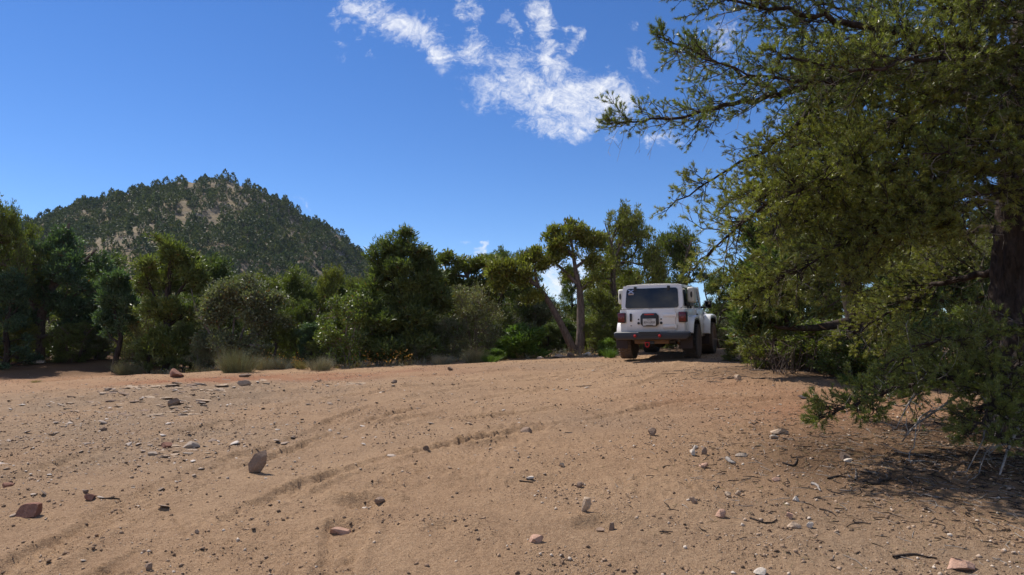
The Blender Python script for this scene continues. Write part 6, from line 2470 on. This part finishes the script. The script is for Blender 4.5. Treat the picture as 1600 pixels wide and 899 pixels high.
stick([(1135, 720), (1143, 724), (1150, 725)], 0.022, 'dead_wood', 'pale bleached chip of wood on the dirt right of centre', seed=14)

rg = np.random.RandomState(66)


def litter(name, label, mat, n, cx, cy, sx, sy, L, r, seed):
    rg_ = np.random.RandomState(seed)
    p = np.stack([rg_.normal(cx, sx, n), rg_.normal(cy, sy, n)], 1)
    a = rg_.uniform(0, 6.28, n)
    ln = L * rg_.uniform(0.4, 1.6, n)
    d = np.stack([np.cos(a), np.sin(a)], 1) * ln[:, None] * 0.5
    P0, P1 = p - d, p + d
    z0, z1 = height(P0[:, 0], P0[:, 1]), height(P1[:, 0], P1[:, 1])
    rr = r * rg_.uniform(0.5, 1.5, n)
    lift = rg_.uniform(0, 1, n) ** 3 * 0.03
    A = np.column_stack([P0, z0 + rr + lift])
    B = np.column_stack([P1, z1 + rr])
    mid = (A + B) / 2 + rg_.normal(0, 0.12, (n, 3)) * ln[:, None] * np.array([1, 1, 0.2])
    mid[:, 2] = np.maximum(mid[:, 2], height(mid[:, 0], mid[:, 1]) + rr * 0.5)
    mb = MB()
    for X, Yv, r0, r1 in ((A, mid, 1.0, 1.0), (mid, B, 1.0, 0.6)):
        V, Q = batch_frustum(X, Yv, rr * r0, rr * r1, 3)
        mb.add(V, None, Q)
    return tag(mb.build(name, mat), label, None, None, 'stuff')


litter('twig_litter', 'dark fallen twigs littering the ground under the big pine', MAT['bark_dark'], 3200, 4.8, 6.3, 1.35, 1.25, 0.07, 0.0035, 1)
litter('pale_twig_litter', 'pale dead twigs and needles mixed into the litter under the pine', MAT['dead_wood'], 1300, 4.9, 6.2, 1.6, 1.4, 0.10, 0.0022, 2)
litter('needle_litter', 'brown fallen needles carpeting the ground under the pine', MAT['dry'], 5000, 5.0, 6.2, 1.6, 1.5, 0.05, 0.0013, 3)
litter('thicket_litter', 'dead twigs strewn along the foot of the thicket', MAT['bark_juniper'], 700, 7.2, 13.2, 2.2, 1.1, 0.22, 0.005, 4)
litter('scattered_twigs', 'small dark twigs scattered thinly over the open dirt', MAT['bark_dark'], 120, 1.5, 7.5, 3.0, 3.0, 0.07, 0.0025, 5)

# ------------------------------------------------------------------ brush, tufts and weeds along the foot of the trees
def tuft_mesh(seed, n, h, spread, W, mat, lean=0.5, curve=0.3, tips=0):
    rg_ = np.random.RandomState(seed)
    nb_ = max(4, n // 45)
    ba_, bq_ = rg_.uniform(0, 6.28, nb_), rg_.rand(nb_) ** 0.6
    bh_ = rg_.uniform(0.6, 1.05, nb_) * (1 - 0.35 * bq_ ** 2)
    k_ = rg_.randint(0, nb_, n)
    a, q = ba_[k_] + rg_.normal(0, .25, n), np.clip(bq_[k_] + rg_.normal(0, .10, n), 0, 1.1)
    b = np.stack([np.cos(a) * q * spread * 0.30, np.sin(a) * q * spread * 0.30, np.full(n, -0.03)], 1)
    d = unit(np.stack([np.cos(a) * q * lean, np.sin(a) * q * lean, np.ones(n)], 1) + rg_.normal(0, .16, (n, 3)))
    ln = h * bh_[k_] * rg_.uniform(0.6, 1.0, n)
    mid = b + d * ln[:, None] * 0.55 + rg_.normal(0, .02, (n, 3))
    tip = b + d * ln[:, None] + np.stack([np.cos(a), np.sin(a), -0.4 * np.ones(n)], 1) * (curve * ln * q)[:, None] + rg_.normal(0, .03, (n, 3))
    w = unit(np.cross(d, rg_.normal(size=(n, 3)))) * W
    V = np.stack([b - w * .5, b + w * .5, mid + w * .4, mid - w * .4, tip], 1).reshape(-1, 3)
    k = np.arange(n)[:, None] * 5
    mb = MB()
    mb.add(V, k + np.array([[3, 2, 4]]), k + np.array([[0, 1, 2, 3]]))
    if tips:
        i = rg_.randint(0, n, tips)
        t = rg_.uniform(0.0, 1.0, tips)[:, None]
        c = mid[i] * (1 - t) + tip[i] * t
        V, Q = rhombs(c, d[i] + rg_.normal(0, .5, (tips, 3)), np.full(tips, W * 4.5), np.full(tips, W * 1.6), rg_)
        mb.add(V, None, Q)
    return mb


TUFT = {}
for key, args, mat in (('rabbit', (1, 1500, 1.0, 1.1, .0042, None, .55, .06, 2600), 'rabbit'), ('sage', (2, 1300, 1.0, 1.1, .0042, None, .6, .06, 2600), 'sage'),
                       ('grass', (3, 520, 1.0, .8, .0045, None, .45, .35, 0), 'dry'), ('green', (4, 420, 1.0, 1.0, .010, None, .6, .12, 900), 'bright'), ('weed', (5, 120, 1.0, .9, .012, None, .6, .1, 260), 'dry')):
    mb = tuft_mesh(*args)
    o = mb.build('tuft', MAT[mat])
    TUFT[key] = o.data
    bpy.data.objects.remove(o)


def tuft(kind, px, Y, h_px, w_px, label, name='brush', cat='shrub', group=None):
    g = at(px, 540, Y)
    o = bpy.data.objects.new(name, TUFT[kind])
    COL.objects.link(o)
    h, w = h_px / F * Y, w_px / F * Y
    o.scale = (w / 1.0, w / 1.0, h)
    o.rotation_euler = (0, 0, px * 0.7)
    o.location = (g[0], Y, gz(g[0], Y))
    return tag(o, label, cat, group)


tuft('rabbit', 373, 18.3, 56, 66, 'big tawny clump of brush in front of the olive-grey shrub', 'rabbitbrush')
tuft('rabbit', 203, 20.8, 32, 44, 'yellow-green clump of brush right of the crooked little tree', 'rabbitbrush')
tuft('sage', 442, 19.0, 30, 34, 'grey clump of brush right of the big tawny one', 'sagebrush')
tuft('sage', 500, 18.6, 34, 46, 'pale silvery clump of brush in front of the leafy oak', 'sagebrush')
tuft('sage', 412, 18.9, 36, 34, 'dull grey clump close against the big tawny one', 'sagebrush')
tuft('grass', 470, 18.8, 26, 30, 'dry grass tuft between the two silvery clumps', 'grass_tuft', 'grass tuft')
tuft('rabbit', 742, 18.6, 36, 40, 'yellow-green clump at the foot of the grey-leaved shrub', 'rabbitbrush')
tuft('sage', 690, 18.4, 26, 36, 'grey-green clump at the right end of the big dark pine shade', 'sagebrush')
tuft('grass', 62, 23.5, 14, 40, 'thin pale grass tuft at the left edge of the clearing', 'grass_tuft', 'grass tuft')
tuft('grass', 60, 17.2, 8, 22, 'tiny green grass tuft alone on the dirt at the left', 'grass_tuft', 'grass tuft')
tuft('green', 1330, 11.3, 22, 46, 'low bright green plant at the dirt edge under the pines', 'green_plant', 'plant')
tuft('green', 1392, 10.8, 30, 50, 'green leafy plant lower right of the bright one, under the pines', 'green_plant', 'plant')
tuft('green', 765, 18.4, 20, 34, 'green clump on the rim left of the bright feathery bush', 'green_plant', 'plant')
tuft('green', 952, 18.2, 24, 30, 'green clump beside the left rear wheel', 'green_plant', 'plant')
# countless weeds and dry grass between the clumps
rg = np.random.RandomState(88)
mb = MB()
fl = MB()
gr = MB()
for k in range(330):
    px = rg.uniform(215, 985)
    Y = np.interp(px, [200, 300, 500, 620, 700, 760, 990], [21.5, 19.4, 18.6, 18.0, 18.8, 19.3, 19.0]) + abs(rg.normal(0, 0.7))
    g = at(px, 540, Y)
    z = gz(g[0], Y)
    h = rg.uniform(0.12, 0.42)
    t = tuft_mesh(rg.randint(1e6), 14, h, 0.3, 0.009, None, 0.7, 0.25, 16)
    tgt = mb if rg.rand() < 0.55 else gr
    for V in [np.concatenate(t.v)]:
        off = V + np.array((g[0], Y, z))
        tgt.add(off, np.concatenate(t.t), np.concatenate(t.q))
    if (380 < px < 470 or 540 < px < 640) and rg.rand() < 0.5:
        c = np.array((g[0], Y, z + h * .9)) + rg.normal(0, .07, (7, 3))
        V, Q = rhombs(c, rg.normal(size=(7, 3)), np.full(7, .05), np.full(7, .035), rg)
        fl.add(V, None, Q)
tag(mb.build('dry_weeds', MAT['dry']), 'dry straw-coloured weeds along the foot of the trees', None, None, 'stuff')
tag(gr.build('weeds', MAT['sage']), 'grey-green weeds along the foot of the trees', None, None, 'stuff')
tag(fl.build('wildflowers', MAT['flower']), 'small orange wildflowers among the weeds', None, None, 'stuff')
# bare twig tangle at the foot of the thicket
mb = MB()
for k in range(80):
    px = rg.uniform(1170, 1420)
    Y = rg.uniform(12.6, 15.5)
    g = at(px, 540, Y)
    z = float(base_z(g[0], Y))
    n = 5
    b = np.repeat(np.array([[g[0], Y, z]]), n, 0) + rg.normal(0, .06, (n, 3)) * np.array([1, 1, 0])
    m_ = b + np.stack([rg.normal(0, .22, n), rg.normal(0, .2, n), rg.uniform(.25, .6, n)], 1)
    e_ = m_ + np.stack([rg.normal(0, .3, n), rg.normal(0, .25, n), rg.uniform(.05, .45, n)], 1)
    V, Q = batch_frustum(b, m_, np.full(n, .009), np.full(n, .006), 3)
    mb.add(V, None, Q)
    V, Q = batch_frustum(m_, e_, np.full(n, .006), np.full(n, .003), 3)
    mb.add(V, None, Q)
tag(mb.build('twig_tangle', MAT['bark_juniper']), 'tangle of bare grey twigs at the foot of the thicket', None, None, 'stuff')
